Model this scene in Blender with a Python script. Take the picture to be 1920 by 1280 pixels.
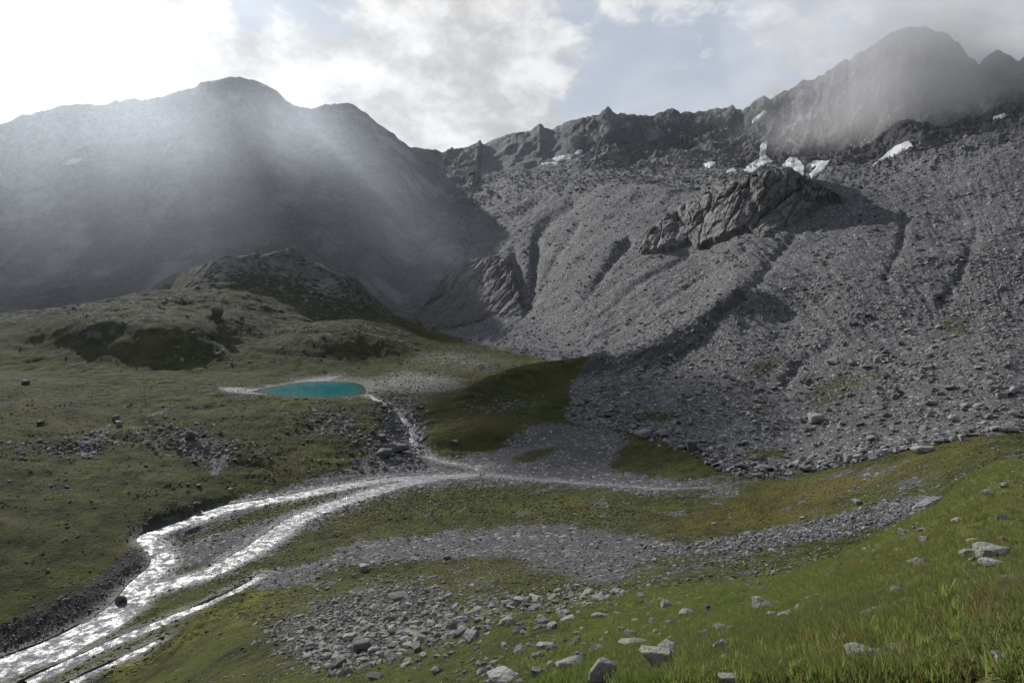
import bpy, bmesh, math, random
import numpy as np
from mathutils import Vector, Matrix

for o in list(bpy.data.objects):
    bpy.data.objects.remove(o, do_unlink=True)
scene = bpy.context.scene
col = scene.collection
R = math.radians
rng = np.random.default_rng(7)
random.seed(7)

# ------------------------------------------------------------------ camera
F = 1280.0                      # focal length in photo pixels (24 mm lens)
PITCH = R(3.58)                 # camera looks slightly down
cam_d = bpy.data.cameras.new('camera'); cam = bpy.data.objects.new('camera', cam_d)
col.objects.link(cam)
cam_d.sensor_width = 36.0; cam_d.lens = 36.0 * F / 1920.0
cam_d.clip_start = 0.1; cam_d.clip_end = 20000
cam.location = (0, 0, 0); cam.rotation_euler = (math.pi / 2 - PITCH, 0, 0)
scene.camera = cam

# ------------------------------------------------------------------ sun, sky, exposure
SUN_AZ, SUN_EL = R(-33.0), R(27.5)      # azimuth from +Y towards +X
sun_dir = Vector((math.sin(SUN_AZ) * math.cos(SUN_EL), math.cos(SUN_AZ) * math.cos(SUN_EL), math.sin(SUN_EL)))
sd = bpy.data.lights.new('sun', 'SUN'); sun = bpy.data.objects.new('sun', sd); col.objects.link(sun)
sd.energy = 5.0; sd.angle = R(0.55); sd.color = (1.0, 0.972, 0.94)
sun.rotation_euler = (-sun_dir).to_track_quat('-Z', 'Y').to_euler()
sun.location = sun_dir * 3000

vs = scene.view_settings
vs.view_transform = 'Standard'; vs.look = 'None'; vs.exposure = 0.32; vs.gamma = 1.0
vs.use_curve_mapping = False
scene.cycles.use_denoising = True
scene.cycles.max_bounces = 4
scene.cycles.diffuse_bounces = 2
scene.cycles.glossy_bounces = 2
scene.cycles.transmission_bounces = 2
scene.cycles.use_adaptive_sampling = True
scene.cycles.adaptive_threshold = 0.02
scene.cycles.volume_bounces = 0
scene.cycles.transparent_max_bounces = 8
scene.cycles.volume_step_rate = 1.6
scene.cycles.volume_max_steps = 40
scene.cycles.sample_clamp_indirect = 4.0


def pixdir(px, py):
    x = (np.asarray(px, float) - 960) / F; v = -(np.asarray(py, float) - 640) / F
    Y = math.cos(PITCH) + v * math.sin(PITCH); Z = -math.sin(PITCH) + v * math.cos(PITCH)
    return x, Y, Z


def pix_azs(px, py):
    x, Y, Z = pixdir(px, py)
    return np.arctan2(x, Y), Z / np.hypot(x, Y)


def project(x, y, z):
    d = y * math.cos(PITCH) - z * math.sin(PITCH)
    v = y * math.sin(PITCH) + z * math.cos(PITCH)
    d = np.where(d < 0.05, 0.05, d)
    return 960 + F * x / d, 640 - F * v / d


# ------------------------------------------------------------------ node helpers
class NT:
    def __init__(s, tree):
        s.t = tree; s.n = tree.nodes; s.l = tree.links
        s.n.clear()

    def new(s, typ, **kw):
        n = s.n.new(typ)
        for k, v in kw.items():
            setattr(n, k, v)
        return n

    def put(s, sock, v):
        if v is None:
            return
        if isinstance(v, bpy.types.NodeSocket):
            s.l.new(v, sock)
        else:
            sock.default_value = v

    def math(s, op, a, b=None, c=None, clamp=False):
        n = s.new('ShaderNodeMath', operation=op, use_clamp=clamp)
        s.put(n.inputs[0], a); s.put(n.inputs[1], b); s.put(n.inputs[2], c)
        return n.outputs[0]

    def vmath(s, op, a, b=None, out=0):
        n = s.new('ShaderNodeVectorMath', operation=op)
        s.put(n.inputs[0], a); s.put(n.inputs[1], b)
        return n.outputs[out]

    def mix(s, f, a, b, blend='MIX'):
        n = s.new('ShaderNodeMix', data_type='RGBA', blend_type=blend)
        s.put(n.inputs[0], f); s.put(n.inputs[6], a); s.put(n.inputs[7], b)
        return n.outputs[2]

    def noise(s, vec, scale, detail=4.0, rough=0.55, out=0, dist=0.0):
        n = s.new('ShaderNodeTexNoise')
        s.put(n.inputs['Vector'], vec)
        n.inputs['Scale'].default_value = scale; n.inputs['Detail'].default_value = detail
        n.inputs['Roughness'].default_value = rough; n.inputs['Distortion'].default_value = dist
        return n.outputs[out]

    def voro(s, vec, scale, feature='F1', out=0, rnd=1.0):
        n = s.new('ShaderNodeTexVoronoi', feature=feature)
        s.put(n.inputs['Vector'], vec); n.inputs['Scale'].default_value = scale
        n.inputs['Randomness'].default_value = rnd
        return n.outputs[out]

    def ss(s, v, lo, hi, a=0.0, b=1.0, mode='SMOOTHSTEP'):
        n = s.new('ShaderNodeMapRange', interpolation_type=mode)
        s.put(n.inputs['Value'], v); s.put(n.inputs['From Min'], lo); s.put(n.inputs['From Max'], hi)
        s.put(n.inputs['To Min'], a); s.put(n.inputs['To Max'], b)
        return n.outputs[0]

    def attr(s, name):
        n = s.new('ShaderNodeAttribute', attribute_name=name)
        return n

    def bump(s, h, strength, dist, normal=None):
        n = s.new('ShaderNodeBump')
        n.inputs['Strength'].default_value = strength; n.inputs['Distance'].default_value = dist
        s.put(n.inputs['Height'], h); s.put(n.inputs['Normal'], normal)
        return n.outputs[0]


def C(r, g, b):
    return (r, g, b, 1.0)


def newmat(name):
    m = bpy.data.materials.new(name); m.use_nodes = True
    return m, NT(m.node_tree)


def finish(nt, color, rough=0.9, normal=None, spec=0.25, **kw):
    p = nt.new('ShaderNodeBsdfPrincipled'); o = nt.new('ShaderNodeOutputMaterial')
    nt.put(p.inputs['Base Color'], color); nt.put(p.inputs['Roughness'], rough)
    nt.put(p.inputs['Normal'], normal); nt.put(p.inputs['Specular IOR Level'], spec)
    for k, v in kw.items():
        nt.put(p.inputs[k], v)
    nt.l.new(p.outputs[0], o.inputs[0])
    return p


# ------------------------------------------------------------------ world: clear sky and broken cloud
world = bpy.data.worlds.new('World'); scene.world = world; world.use_nodes = True
nt = NT(world.node_tree)
sky = nt.new('ShaderNodeTexSky', sky_type='NISHITA')
sky.sun_disc = False; sky.sun_elevation = SUN_EL; sky.sun_rotation = SUN_AZ     # same bearing as the lamp
sky.altitude = 2300; sky.air_density = 1.0; sky.dust_density = 1.5; sky.ozone_density = 1.0
tc = nt.new('ShaderNodeTexCoord'); gen = tc.outputs['Generated']
dirv = nt.vmath('NORMALIZE', gen)
wisp = nt.ss(nt.noise(nt.vmath('MULTIPLY', dirv, (1.0, 1.0, 2.4)), 4.0, 9, 0.62, dist=0.8), 0.36, 0.68, 0.0, 0.65)
sepd = nt.new('ShaderNodeSeparateXYZ'); nt.l.new(dirv, sepd.inputs[0])
skyc = nt.mix(nt.ss(sepd.outputs[2], 0.36, 0.85, 0.82, 0.12), nt.vmath('MINIMUM', sky.outputs[0], (7.0, 7.3, 7.8)), C(4.0, 4.28, 4.9))      # thin veil over the blue


def skydir(px, py):
    x, Y, Z = pixdir(px, py); d = Vector((float(x), float(Y), float(Z))); d.normalize(); return d


def blob(px, py, deg0, deg1):
    d = nt.vmath('DOT_PRODUCT', dirv, tuple(skydir(px, py)), out=1)
    return nt.ss(d, math.cos(R(deg1)), math.cos(R(deg0)))


sq = nt.vmath('MULTIPLY', dirv, (1.0, 1.0, 1.5))
n1 = nt.noise(sq, 6.0, 12.0, 0.64, dist=0.5)
n2 = nt.noise(sq, 19.0, 9.0, 0.65, dist=0.6)
fb = nt.math('MULTIPLY_ADD', n2, 0.42, nt.math('MULTIPLY', n1, 0.68))
bias = nt.math('MULTIPLY', blob(180, 130, 4, 27), 0.11)
for a in ((600, 170, 2, 10, 0.13), (860, 140, 2, 11, 0.13), (700, 260, 2, 9, 0.14), (960, 90, 1, 8, 0.10), (560, 20, 1.5, 6.5, -0.24), (270, 50, 0, 3, -0.12), (560, 165, 1, 6, 0.14), (300, 150, 2, 9, 0.10),
          (640, 130, 1, 4, -0.05), (1330, 60, 1, 11, 0.06), (1740, 40, 2, 14, 0.10), (1250, 200, 2, 9, -0.10)):
    bias = nt.math('ADD', bias, nt.math('MULTIPLY', blob(*a[:4]), a[4]))
dens = nt.math('ADD', fb, bias)
cm = nt.ss(dens, 0.55, 0.70)
near = nt.ss(nt.vmath('DOT_PRODUCT', dirv, tuple(sun_dir), out=1), math.cos(R(52)), math.cos(R(14)))
lit = nt.mix(near, C(5.7, 5.8, 6.0), C(7.0, 7.0, 7.05))
shade = nt.ss(nt.noise(sq, 9.5, 8.0, 0.62), 0.36, 0.66, 0.66, 1.12)
cloudc = nt.mix(1.0, lit, shade, 'MULTIPLY')
skyn = nt.mix(nt.math('MULTIPLY', near, 0.55), nt.mix(wisp, skyc, C(5.3, 5.45, 5.75)), C(4.5, 4.85, 5.4))
fin = nt.mix(nt.math('MULTIPLY', cm, 0.94), skyn, cloudc)
bg = nt.new('ShaderNodeBackground'); bg.inputs['Strength'].default_value = 0.10
wo = nt.new('ShaderNodeOutputWorld'); nt.put(bg.inputs[0], fin); nt.l.new(bg.outputs[0], wo.inputs[0])

# ------------------------------------------------------------------ numpy noise
_perm = rng.permutation(1024).astype(np.int32); _perm = np.concatenate([_perm, _perm])
_ang = rng.random(1024) * 2 * np.pi
_gx = np.cos(_ang).astype(np.float32); _gy = np.sin(_ang).astype(np.float32)


def perlin(x, y):
    x = np.asarray(x, np.float64); y = np.asarray(y, np.float64)
    xi = np.floor(x).astype(np.int64); yi = np.floor(y).astype(np.int64)
    xf = (x - xi).astype(np.float32); yf = (y - yi).astype(np.float32)
    u = xf * xf * xf * (xf * (xf * 6 - 15) + 10); v = yf * yf * yf * (yf * (yf * 6 - 15) + 10)

    def g(ix, iy, dx, dy):
        h = _perm[_perm[ix & 1023] + (iy & 1023)]
        return _gx[h] * dx + _gy[h] * dy
    a = g(xi, yi, xf, yf); b = g(xi + 1, yi, xf - 1, yf)
    c = g(xi, yi + 1, xf, yf - 1); d = g(xi + 1, yi + 1, xf - 1, yf - 1)
    return ((a + u * (b - a)) + v * ((c + u * (d - c)) - (a + u * (b - a)))) * 1.5


def fbm(x, y, wl, octs, gain=0.5, ridged=False, off=0.0):
    s = np.zeros(np.shape(x), np.float32); a = 1.0; tot = 0
    for o in range(octs):
        n = perlin(x / wl + off + 17.3 * o, y / wl - off + 9.1 * o)
        if ridged:
            n = 1 - 2 * np.abs(n)
        s += a * n; tot += a; a *= gain; wl *= 0.5
    return s / tot


def sstep(x, a, b):
    t = np.clip((np.asarray(x, float) - a) / (b - a), 0, 1); return t * t * (3 - 2 * t)


def pchip_slopes(X, Y):
    h = np.diff(X, axis=-1); dl = np.diff(Y, axis=-1) / h
    m = np.zeros_like(Y)
    w1 = 2 * h[..., 1:] + h[..., :-1]; w2 = h[..., 1:] + 2 * h[..., :-1]
    same = (dl[..., 1:] * dl[..., :-1]) > 0
    with np.errstate(divide='ignore', invalid='ignore'):
        hm = (w1 + w2) / (w1 / dl[..., :-1] + w2 / dl[..., 1:])
    m[..., 1:-1] = np.where(same, hm, 0); m[..., 0] = dl[..., 0]; m[..., -1] = dl[..., -1]
    return m


def hermite(x0, x1, y0, y1, m0, m1, x):
    h = x1 - x0; t = (x - x0) / h
    return ((1 + 2 * t) * (1 - t) ** 2) * y0 + t * (1 - t) ** 2 * h * m0 + t * t * (3 - 2 * t) * y1 + t * t * (t - 1) * h * m1


# ------------------------------------------------------------------ the lie of the land: profiles seen along a set of bearings
def P(py, r): return ('p', py, r)
def Z(py, z): return ('z', py, z)
def H(r, z): return ('h', r, z)


FEET = H(0.6, -1.72)
PROFILES = {
    0: [FEET, H(60, -33), H(105, -54), Z(1320, -62), Z(1300, -61.7), Z(1285, -61.6), Z(1270, -61.5), Z(1258, -61.5), Z(1235, -61.3),
        Z(1172, -58.8), Z(920, -53.8), Z(760, -43.5), Z(725, -42), Z(700, -41), P(660, 510), P(600, 600), P(592, 650), H(720, -34),
        H(840, -30), P(560, 960), P(500, 1040), P(440, 1110), P(380, 1180), P(310, 1275), P(250, 1370), H(1900, 150)],
    215: [FEET, H(45, -27), H(80, -46), Z(1290, -58.5), Z(1255, -59.5), Z(1225, -60), Z(1190, -60.2), Z(1170, -60.5), Z(1135, -60.3),
          Z(1068, -58.2), Z(900, -54.2), Z(765, -45.5), P(735, 370), P(715, 400), P(700, 425), P(600, 500), P(575, 555), P(562, 600),
          H(700, -22), H(860, -10), P(500, 980), P(420, 1070), P(350, 1150), P(280, 1245), P(203, 1350), H(1900, 150)],
    430: [FEET, H(30, -18.5), P(1280, 70), P(1200, 100), Z(1140, -54), Z(1100, -56.5), Z(1060, -57.5), Z(1040, -58), Z(950, -58),
          Z(925, -56.5), Z(860, -52), Z(765, -46), P(742, 337), P(722, 372), P(708, 405), P(605, 495), P(567, 560), P(542, 600),
          P(520, 630), P(492, 664), H(740, 12), P(420, 1000), P(330, 1110), P(240, 1230), P(153, 1350), H(1900, 200)],
    530: [FEET, H(20, -12.5), P(1280, 54), P(1212, 81), P(1150, 110), P(1095, 134), Z(1040, -57), Z(995, -57.8), Z(928, -57.8),
          Z(902, -56.3), Z(840, -51.8), Z(761, -46), P(742, 338), P(718, 376), P(704, 405), P(622, 482), P(590, 545), P(552, 605),
          P(520, 640), P(482, 675), H(745, 16), P(425, 1005), P(340, 1120), P(258, 1245), P(188, 1385), H(1925, 200)],
    640: [FEET, H(12, -7.6), P(1280, 38), P(1225, 62), P(1160, 92), P(1090, 126), Z(1020, -56), Z(950, -57.5), Z(905, -57.5),
          Z(880, -56), Z(820, -51.5), Z(758, -46), Z(742, -44.8), P(715, 380), P(700, 405), P(645, 470), P(615, 530), P(592, 580),
          P(562, 615), P(525, 650), H(740, 6), P(430, 1010), P(350, 1130), P(280, 1260), P(208, 1420), H(1950, 200)],
    700: [FEET, H(14, -8.7), P(1280, 31), P(1217, 58), P(1150, 90), P(1082, 125), P(1019, 155), Z(945, -57.3), Z(902, -57.5),
          Z(877, -56.2), P(818, 260), P(758, 296), P(740, 331), P(711, 384), P(692, 420), P(648, 487), P(618, 552), P(592, 610),
          P(572, 665), P(545, 720), P(505, 800), P(425, 930), P(345, 1110), P(292, 1275), P(234, 1480), H(1970, 200)],
    745: [FEET, H(15, -9.3), P(1280, 26), P(1210, 54), P(1140, 88), P(1075, 124), P(1018, 152), Z(940, -57.2), Z(900, -57.4),
          Z(874, -56.3), P(815, 262), P(759, 296), P(738, 332), P(707, 386), P(686, 430), P(645, 500), P(620, 570), P(603, 650),
          P(580, 710), P(550, 775), P(505, 850), P(420, 960), P(335, 1110), P(302, 1290), P(272, 1550), H(2000, 200)],
    840: [FEET, P(1280, 18), P(1235, 30), P(1190, 48), P(1120, 85), P(1060, 122), P(1015, 148), Z(930, -57), Z(895, -57.3),
          Z(868, -56.5), P(810, 265), P(760, 295), P(735, 330), P(700, 392), P(672, 460), P(650, 530), P(630, 600), P(605, 660),
          P(550, 740), P(490, 830), P(440, 940), P(395, 1080), P(350, 1330), P(325, 1500), P(303, 1700), H(2050, 200)],
    985: [FEET, P(1280, 9.5), P(1220, 17), P(1170, 30), P(1110, 70), P(1060, 110), P(1015, 142), P(930, 190), P(895, 213),
          P(870, 230), P(800, 272), P(750, 305), P(722, 340), P(695, 395), P(675, 450), P(655, 520), P(635, 580), P(600, 640),
          P(550, 700), P(480, 780), P(430, 880), P(385, 1000), P(340, 1200), P(320, 1400), P(253, 1650), H(2050, 200)],
    1130: [FEET, P(1280, 7), P(1200, 14), P(1150, 30), P(1100, 65), P(1050, 108), P(1015, 135), P(960, 165), P(905, 197),
           P(870, 220), P(800, 260), P(742, 305), P(712, 346), P(676, 362), H(388, -37.5), P(664, 425), P(640, 470), P(600, 520),
           P(550, 565), P(480, 640), P(420, 740), P(365, 860), P(335, 1150), P(310, 1350), P(215, 1600), H(2000, 200)],
    1210: [FEET, P(1280, 6.3), P(1195, 13), P(1140, 27), P(1092, 62), P(1048, 104), P(1015, 130), P(960, 162), P(908, 193),
           P(870, 217), P(815, 248), P(752, 305), P(706, 347), P(650, 366), H(392, -30), P(645, 428), P(618, 456), P(585, 490),
           P(540, 535), P(480, 595), P(410, 700), P(362, 810), P(332, 1135), P(308, 1325), P(224, 1575), H(1970, 200)],
    1300: [FEET, P(1280, 5.8), P(1190, 12), P(1130, 24), P(1085, 60), P(1045, 100), P(1015, 125), P(960, 158), P(912, 188),
           P(870, 212), P(820, 240), P(735, 298), P(668, 355), P(604, 376), H(400, -19.5), P(599, 428), P(580, 450), P(553, 478),
           P(517, 513), P(480, 560), P(400, 660), P(358, 760), P(330, 1120), P(305, 1300), P(226, 1550), H(1950, 200)],
    1390: [FEET, P(1280, 5.3), P(1180, 11.5), P(1110, 24), P(1080, 65), P(1038, 106), P(1000, 135), P(942, 169), P(903, 194),
           P(865, 215), P(810, 244), P(728, 291), P(595, 368), P(538, 388), H(408, 0), P(527, 440), P(512, 456), P(492, 480),
           P(465, 512), P(440, 540), P(352, 600), P(340, 700), P(331, 1085), P(302, 1265), P(216, 1525), H(1920, 220)],
    1480: [FEET, P(1280, 4.8), P(1170, 11), P(1092, 25), P(1075, 70), P(1030, 112), P(985, 145), P(925, 180), P(895, 200),
           P(860, 218), P(800, 248), P(720, 292), P(640, 340), P(575, 385), P(545, 415), P(520, 440), P(495, 462), P(470, 488),
           P(445, 510), P(425, 528), P(338, 575), H(660, 90), P(332, 1050), P(300, 1230), P(182, 1500), H(1900, 250)],
    1620: [FEET, P(1280, 4.3), P(1130, 11), P(1030, 28), H(60, -21.5), P(1015, 115), P(960, 140), P(905, 170), P(868, 192),
           P(850, 202), P(790, 235), P(700, 280), P(620, 325), P(560, 365), P(530, 395), P(500, 425), P(470, 455), P(440, 485),
           P(410, 515), P(385, 545), P(355, 590), H(680, 86), P(325, 1000), P(290, 1150), P(105, 1480), H(1900, 250)],
    1750: [FEET, P(1280, 4), P(1120, 9.5), P(960, 30), H(60, -17.7), P(945, 118), P(900, 148), P(860, 172), P(838, 188),
           P(818, 200), P(760, 232), P(680, 275), P(600, 325), P(550, 365), P(515, 395), P(480, 425), P(445, 460), P(410, 498),
           P(380, 530), P(350, 565), P(322, 610), H(700, 93), P(300, 950), P(270, 1100), P(70, 1480), H(1900, 250)],
    1920: [FEET, P(1280, 3.5), P(1100, 8.5), P(868, 38), H(75, -17.5), P(850, 140), P(830, 162), P(818, 178), P(810, 186),
           P(795, 195), P(740, 225), P(660, 270), P(585, 320), P(535, 355), P(500, 385), P(465, 418), P(430, 450), P(395, 487),
           P(355, 525), P(315, 565), P(278, 610), H(700, 108), P(262, 950), P(235, 1100), P(128, 1450), H(1900, 250)],
}
SKYLINE = [(0, 250), (25, 240), (60, 225), (120, 208), (180, 206), (250, 200), (285, 198), (320, 187), (360, 173), (385, 158),
           (425, 153), (455, 156), (490, 170), (520, 182), (540, 200), (570, 214), (580, 217), (600, 212), (630, 207), (665, 209),
           (690, 222), (715, 245), (740, 268), (765, 290), (775, 289), (790, 291), (810, 298), (835, 303), (862, 300), (875, 293),
           (900, 280), (930, 268), (960, 257), (990, 253), (1000, 247), (1013, 240), (1022, 250), (1035, 252), (1048, 245),
           (1060, 238), (1085, 230), (1100, 228), (1120, 226), (1128, 218), (1142, 210), (1155, 222), (1175, 226), (1220, 227),
           (1250, 218), (1262, 214), (1275, 222), (1300, 226), (1330, 220), (1360, 218), (1374, 212), (1380, 219), (1390, 222),
           (1410, 206), (1432, 193), (1445, 199), (1460, 190), (1480, 182), (1503, 162), (1525, 163), (1545, 150), (1580, 128),
           (1592, 130), (1605, 114), (1640, 95), (1670, 75), (1700, 66), (1740, 67), (1775, 82), (1800, 105), (1815, 130),
           (1835, 140), (1850, 125), (1870, 114), (1890, 125), (1905, 135), (1920, 128), (1960, 100), (2040, 120)]
NK = 26
ctrl = []                                               # rows: az, r[NK], s[NK]
for px, kn in PROFILES.items():
    assert len(kn) == NK, (px, len(kn))
    az0 = float(pix_azs(px, 640)[0]); rr, ssl = [], []
    for k in kn:
        if k[0] == 'h':
            rr.append(k[1]); ssl.append(k[2] / k[1]); continue
        s = float(pix_azs(px, k[1])[1])
        if k[0] == 'p':
            rr.append(k[2])
        else:
            rr.append(k[2] / s)
        ssl.append(s)
    for i in range(1, NK):
        assert rr[i] > rr[i - 1], (px, i, rr[i - 1], rr[i])
    ctrl.append((az0, np.array(rr), np.array(ssl)))
lo, hi = ctrl[0], ctrl[-1]
ctrl.insert(0, (R(-58), lo[1], lo[2])); ctrl.append((R(58), hi[1], hi[2]))
gr = np.geomspace(0.6, 1900, NK)
zb_left = np.interp(gr, [0.6, 60, 150, 700, 1500, 1900], [-1.72, -28, -64, -60, 250, 150])
zb_right = np.interp(gr, [0.6, 30, 300, 1500, 1900], [-1.72, 3, 70, 420, 300])
zb_back = np.interp(gr, [0.6, 30, 300, 1500, 1900], [-1.72, 8, 95, 400, 300])
ctrl.insert(0, (R(-105), gr, zb_left / gr)); ctrl.append((R(105), gr, zb_right / gr))
ctrl.insert(0, (R(-180), gr, zb_back / gr)); ctrl.append((R(180), gr, zb_back / gr))
cA = np.array([c[0] for c in ctrl]); cR = np.array([c[1] for c in ctrl]); cS = np.array([c[2] for c in ctrl])

# azimuth samples: two photo pixels apart in view, coarser outside
px_in = np.arange(-130, 2051, 2.0)
az_in = pix_azs(px_in, 640 + 0 * px_in)[0]
az_out = np.geomspace(R(0.15), R(180) - az_in[-1], 60)
AZ = np.concatenate([(az_in[0] - np.geomspace(R(0.15), math.pi + az_in[0], 60))[::-1], az_in, az_in[-1] + az_out])
NA = len(AZ)


def interp_cols(V):
    m = pchip_slopes(np.broadcast_to(cA, (NK, len(cA))), V.T)       # NK x ncol
    j = np.clip(np.searchsorted(cA, AZ) - 1, 0, len(cA) - 2)
    return hermite(cA[j], cA[j + 1], V[j].T, V[j + 1].T, m[:, j], m[:, j + 1], AZ).T


KR = np.exp(interp_cols(np.log(cR))); KS = interp_cols(cS)
sky_az, sky_s = pix_azs([p[0] for p in SKYLINE], [p[1] for p in SKYLINE])
inn = (AZ > sky_az[0]) & (AZ < sky_az[-1])
KS[inn, 24] = np.interp(AZ[inn], sky_az, sky_s)
jag = fbm(AZ * 1500, AZ * 0 + 3.3, 14, 3, 0.6)
KS[inn, 24] += (jag * 0.0022 * sstep(AZ, R(-8), R(8)) + jag * 0.0008)[inn]
KZ = KR * KS
rows_per = np.array([8, 60, 40, 40, 30, 26, 26, 20, 20, 26, 30, 28, 20, 20, 26, 34, 26, 26, 30, 34, 36, 26, 40, 46, 8])
trow = np.concatenate([np.linspace(k, k + 1, n, endpoint=False) for k, n in enumerate(rows_per)] + [[NK - 1.0]])
NR = len(trow)
kf = np.minimum(trow.astype(int), NK - 2); fr = trow - kf
r0 = KR[:, kf]; r1 = KR[:, kf + 1]
RR = r0 * (r1 / r0) ** fr                               # NA x NR
mz = pchip_slopes(KR, KZ)
ZZ = hermite(r0, r1, KZ[:, kf], KZ[:, kf + 1], mz[:, kf], mz[:, kf + 1], RR)
T = np.broadcast_to(trow, (NA, NR)); A = np.broadcast_to(AZ[:, None], (NA, NR))
X = RR * np.sin(A); Y = RR * np.cos(A)
PX, PY = project(X, Y, ZZ)
PX = np.where(np.abs(A) > R(60), np.sign(A) * 4000 + 960, PX)
print('grid', NA, NR, NA * NR * 2)


WU = fbm(X, Y, 16, 4, 0.6, off=51); WV = fbm(X, Y, 16, 4, 0.6, off=61)
WPX = PX + WU * np.clip(7000 / np.maximum(RR, 60), 6, 60); WPY = PY + WV * np.clip(2600 / np.maximum(RR, 60), 3, 26)


def poly_sd(px, py, poly):
    """signed distance in pixels, positive inside"""
    px = np.asarray(px, np.float32); py = np.asarray(py, np.float32)
    inside = np.zeros(px.shape, bool); d2 = np.full(px.shape, 1e12, np.float32)
    n = len(poly)
    for i in range(n):
        x0, y0 = poly[i]; x1, y1 = poly[(i + 1) % n]
        if y0 != y1:
            cond = ((y0 > py) != (y1 > py)) & (px < (x1 - x0) * (py - y0) / (y1 - y0) + x0)
            inside ^= cond
        dx, dy = x1 - x0, y1 - y0; L = dx * dx + dy * dy + 1e-9
        t = np.clip(((px - x0) * dx + (py - y0) * dy) / L, 0, 1)
        d2 = np.minimum(d2, (px - x0 - t * dx) ** 2 + (py - y0 - t * dy) ** 2)
    d = np.sqrt(d2)
    return np.where(inside, d, -d)


def pmask(poly, soft, tmin=0, tmax=99, warp=False):
    qx, qy = (WPX, WPY) if warp else (PX, PY)
    xs = [p[0] for p in poly]; ys = [p[1] for p in poly]; out = np.zeros(PX.shape, np.float32)
    sel = (qx > min(xs) - soft) & (qx < max(xs) + soft) & (qy > min(ys) - soft) & (qy < max(ys) + soft) & (T >= tmin) & (T <= tmax)
    out[sel] = sstep(poly_sd(qx[sel], qy[sel], poly), -soft, soft)
    return out


def emask(cx, cy, rx, ry, ang=0, tmin=0, tmax=99, p=1.0):
    c, s = math.cos(R(ang)), math.sin(R(ang))
    u = ((PX - cx) * c + (PY - cy) * s) / rx; v = (-(PX - cx) * s + (PY - cy) * c) / ry
    return (np.exp(-(u * u + v * v) ** p) * ((T >= tmin) & (T <= tmax))).astype(np.float32)


def line_d(pts, sel=None):
    """pixel distance to a polyline"""
    d2 = np.full(PX.shape, 1e12, np.float32)
    for (x0, y0), (x1, y1) in zip(pts[:-1], pts[1:]):
        dx, dy = x1 - x0, y1 - y0; L = dx * dx + dy * dy
        t = np.clip(((PX - x0) * dx + (PY - y0) * dy) / L, 0, 1)
        d2 = np.minimum(d2, (PX - x0 - t * dx) ** 2 + (PY - y0 - t * dy) ** 2)
    return np.sqrt(d2)


# ---------------- regions
left_edge = np.interp(PX, [0, 215, 430, 640, 690, 740, 800, 850, 950], [17.5, 18.5, 20.2, 20.0, 18.6, 17.4, 16.8, 16.5, 30])
M_MOUNT = sstep(T - left_edge, -0.3, 0.4) * (PX < 940)
M_MOUNT = np.where(PX < -1000, (T > 18), M_MOUNT)
SCREE = [(800, 610), (870, 640), (960, 660), (1060, 682), (1120, 678), (1075, 715), (1062, 775), (1130, 800), (1185, 800), (1250, 830),
         (1350, 868), (1400, 892), (1500, 886), (1620, 864), (1750, 832), (1925, 806), (2300, 760), (2300, -400), (790, -400),
         (800, 300), (860, 500)]
M_SCREE = pmask(SCREE, 9, 8.5, 99, True)
M_RIDGE = sstep(T, 21.2, 22.6) * sstep(PX, 1000, 1150)
UPPER = sstep(T, 20.3, 21.5)
M_HUM = sstep(T, 13.5, 15) * (1 - M_MOUNT) * (1 - sstep(PX, 720, 860)) * (PX > -1000)

# ---------------- relief
D = np.zeros_like(ZZ)
small = np.clip(RR / 60, 0.03, 1.0)
D += fbm(X, Y, 26, 5) * 0.9 * sstep(RR, 20, 150) * (1 - M_MOUNT)
D += fbm(X, Y, 6.5, 5, 0.6, off=4) * 0.5 * small * (1 - M_MOUNT)
D += fbm(X * 0.45, Y, 22, 3, 0.5, True, off=24) * 1.5 * sstep(T, 8.8, 9.8) * (1 - sstep(T, 11.2, 12)) * (1 - sstep(PX, 640, 760))
D += fbm(X * 0.45, Y, 9, 4, 0.55, True, off=14) * 1.0 * sstep(T, 8.3, 9.5) * (1 - M_MOUNT) * (1 - M_SCREE) * (1 - sstep(PX, 1000, 1150))
# left mountain: ribs and gullies down the fall line
rib = fbm(A * 1000, RR * 0.35, 120, 5, 0.55, True, off=2)
D += M_MOUNT * sstep(T, 18, 23.5) * (1 - 0.7 * sstep(T, 23.6, 24)) * (rib * 20 + fbm(X, Y, 48, 6, 0.62, True) * 11)
D += M_MOUNT * fbm(X, Y, 60, 6, 0.6) * 5 * (1 - 0.6 * sstep(T, 23.6, 24))
# right-hand ridge: cliffs and ribs
crag = (1 - 0.65 * sstep(T, 23.55, 24.0))
rib2 = fbm(A * 1200 + fbm(X, Y, 120, 3) * 60, RR * 0.45, 85, 5, 0.58, True, off=9)
D += M_RIDGE * crag * (rib2 * 10 + fbm(X + Y * 0.4, Y, 110, 8, 0.68, True, off=5) * 26)
# hummocky rock-and-turf ground left of the lake
knl = M_HUM * sstep(T, 16.6, 18.0) * sstep(PX, 250, 400)
D += knl * (fbm(X * 0.45 + Y * 0.5, Y * 0.8 - X * 0.3, 48, 5, 0.55, True, off=33) * 6.0 + fbm(X * 0.5 + Y * 0.5, Y - X * 0.4, 13, 4, 0.6, True, off=34) * 1.5)
D += M_HUM * (fbm(X * 0.7, Y, 42, 5, 0.5, off=6) * 5.0 + fbm(X * 0.6, Y, 17, 5, 0.55, True, off=8) * 1.1)
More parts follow.
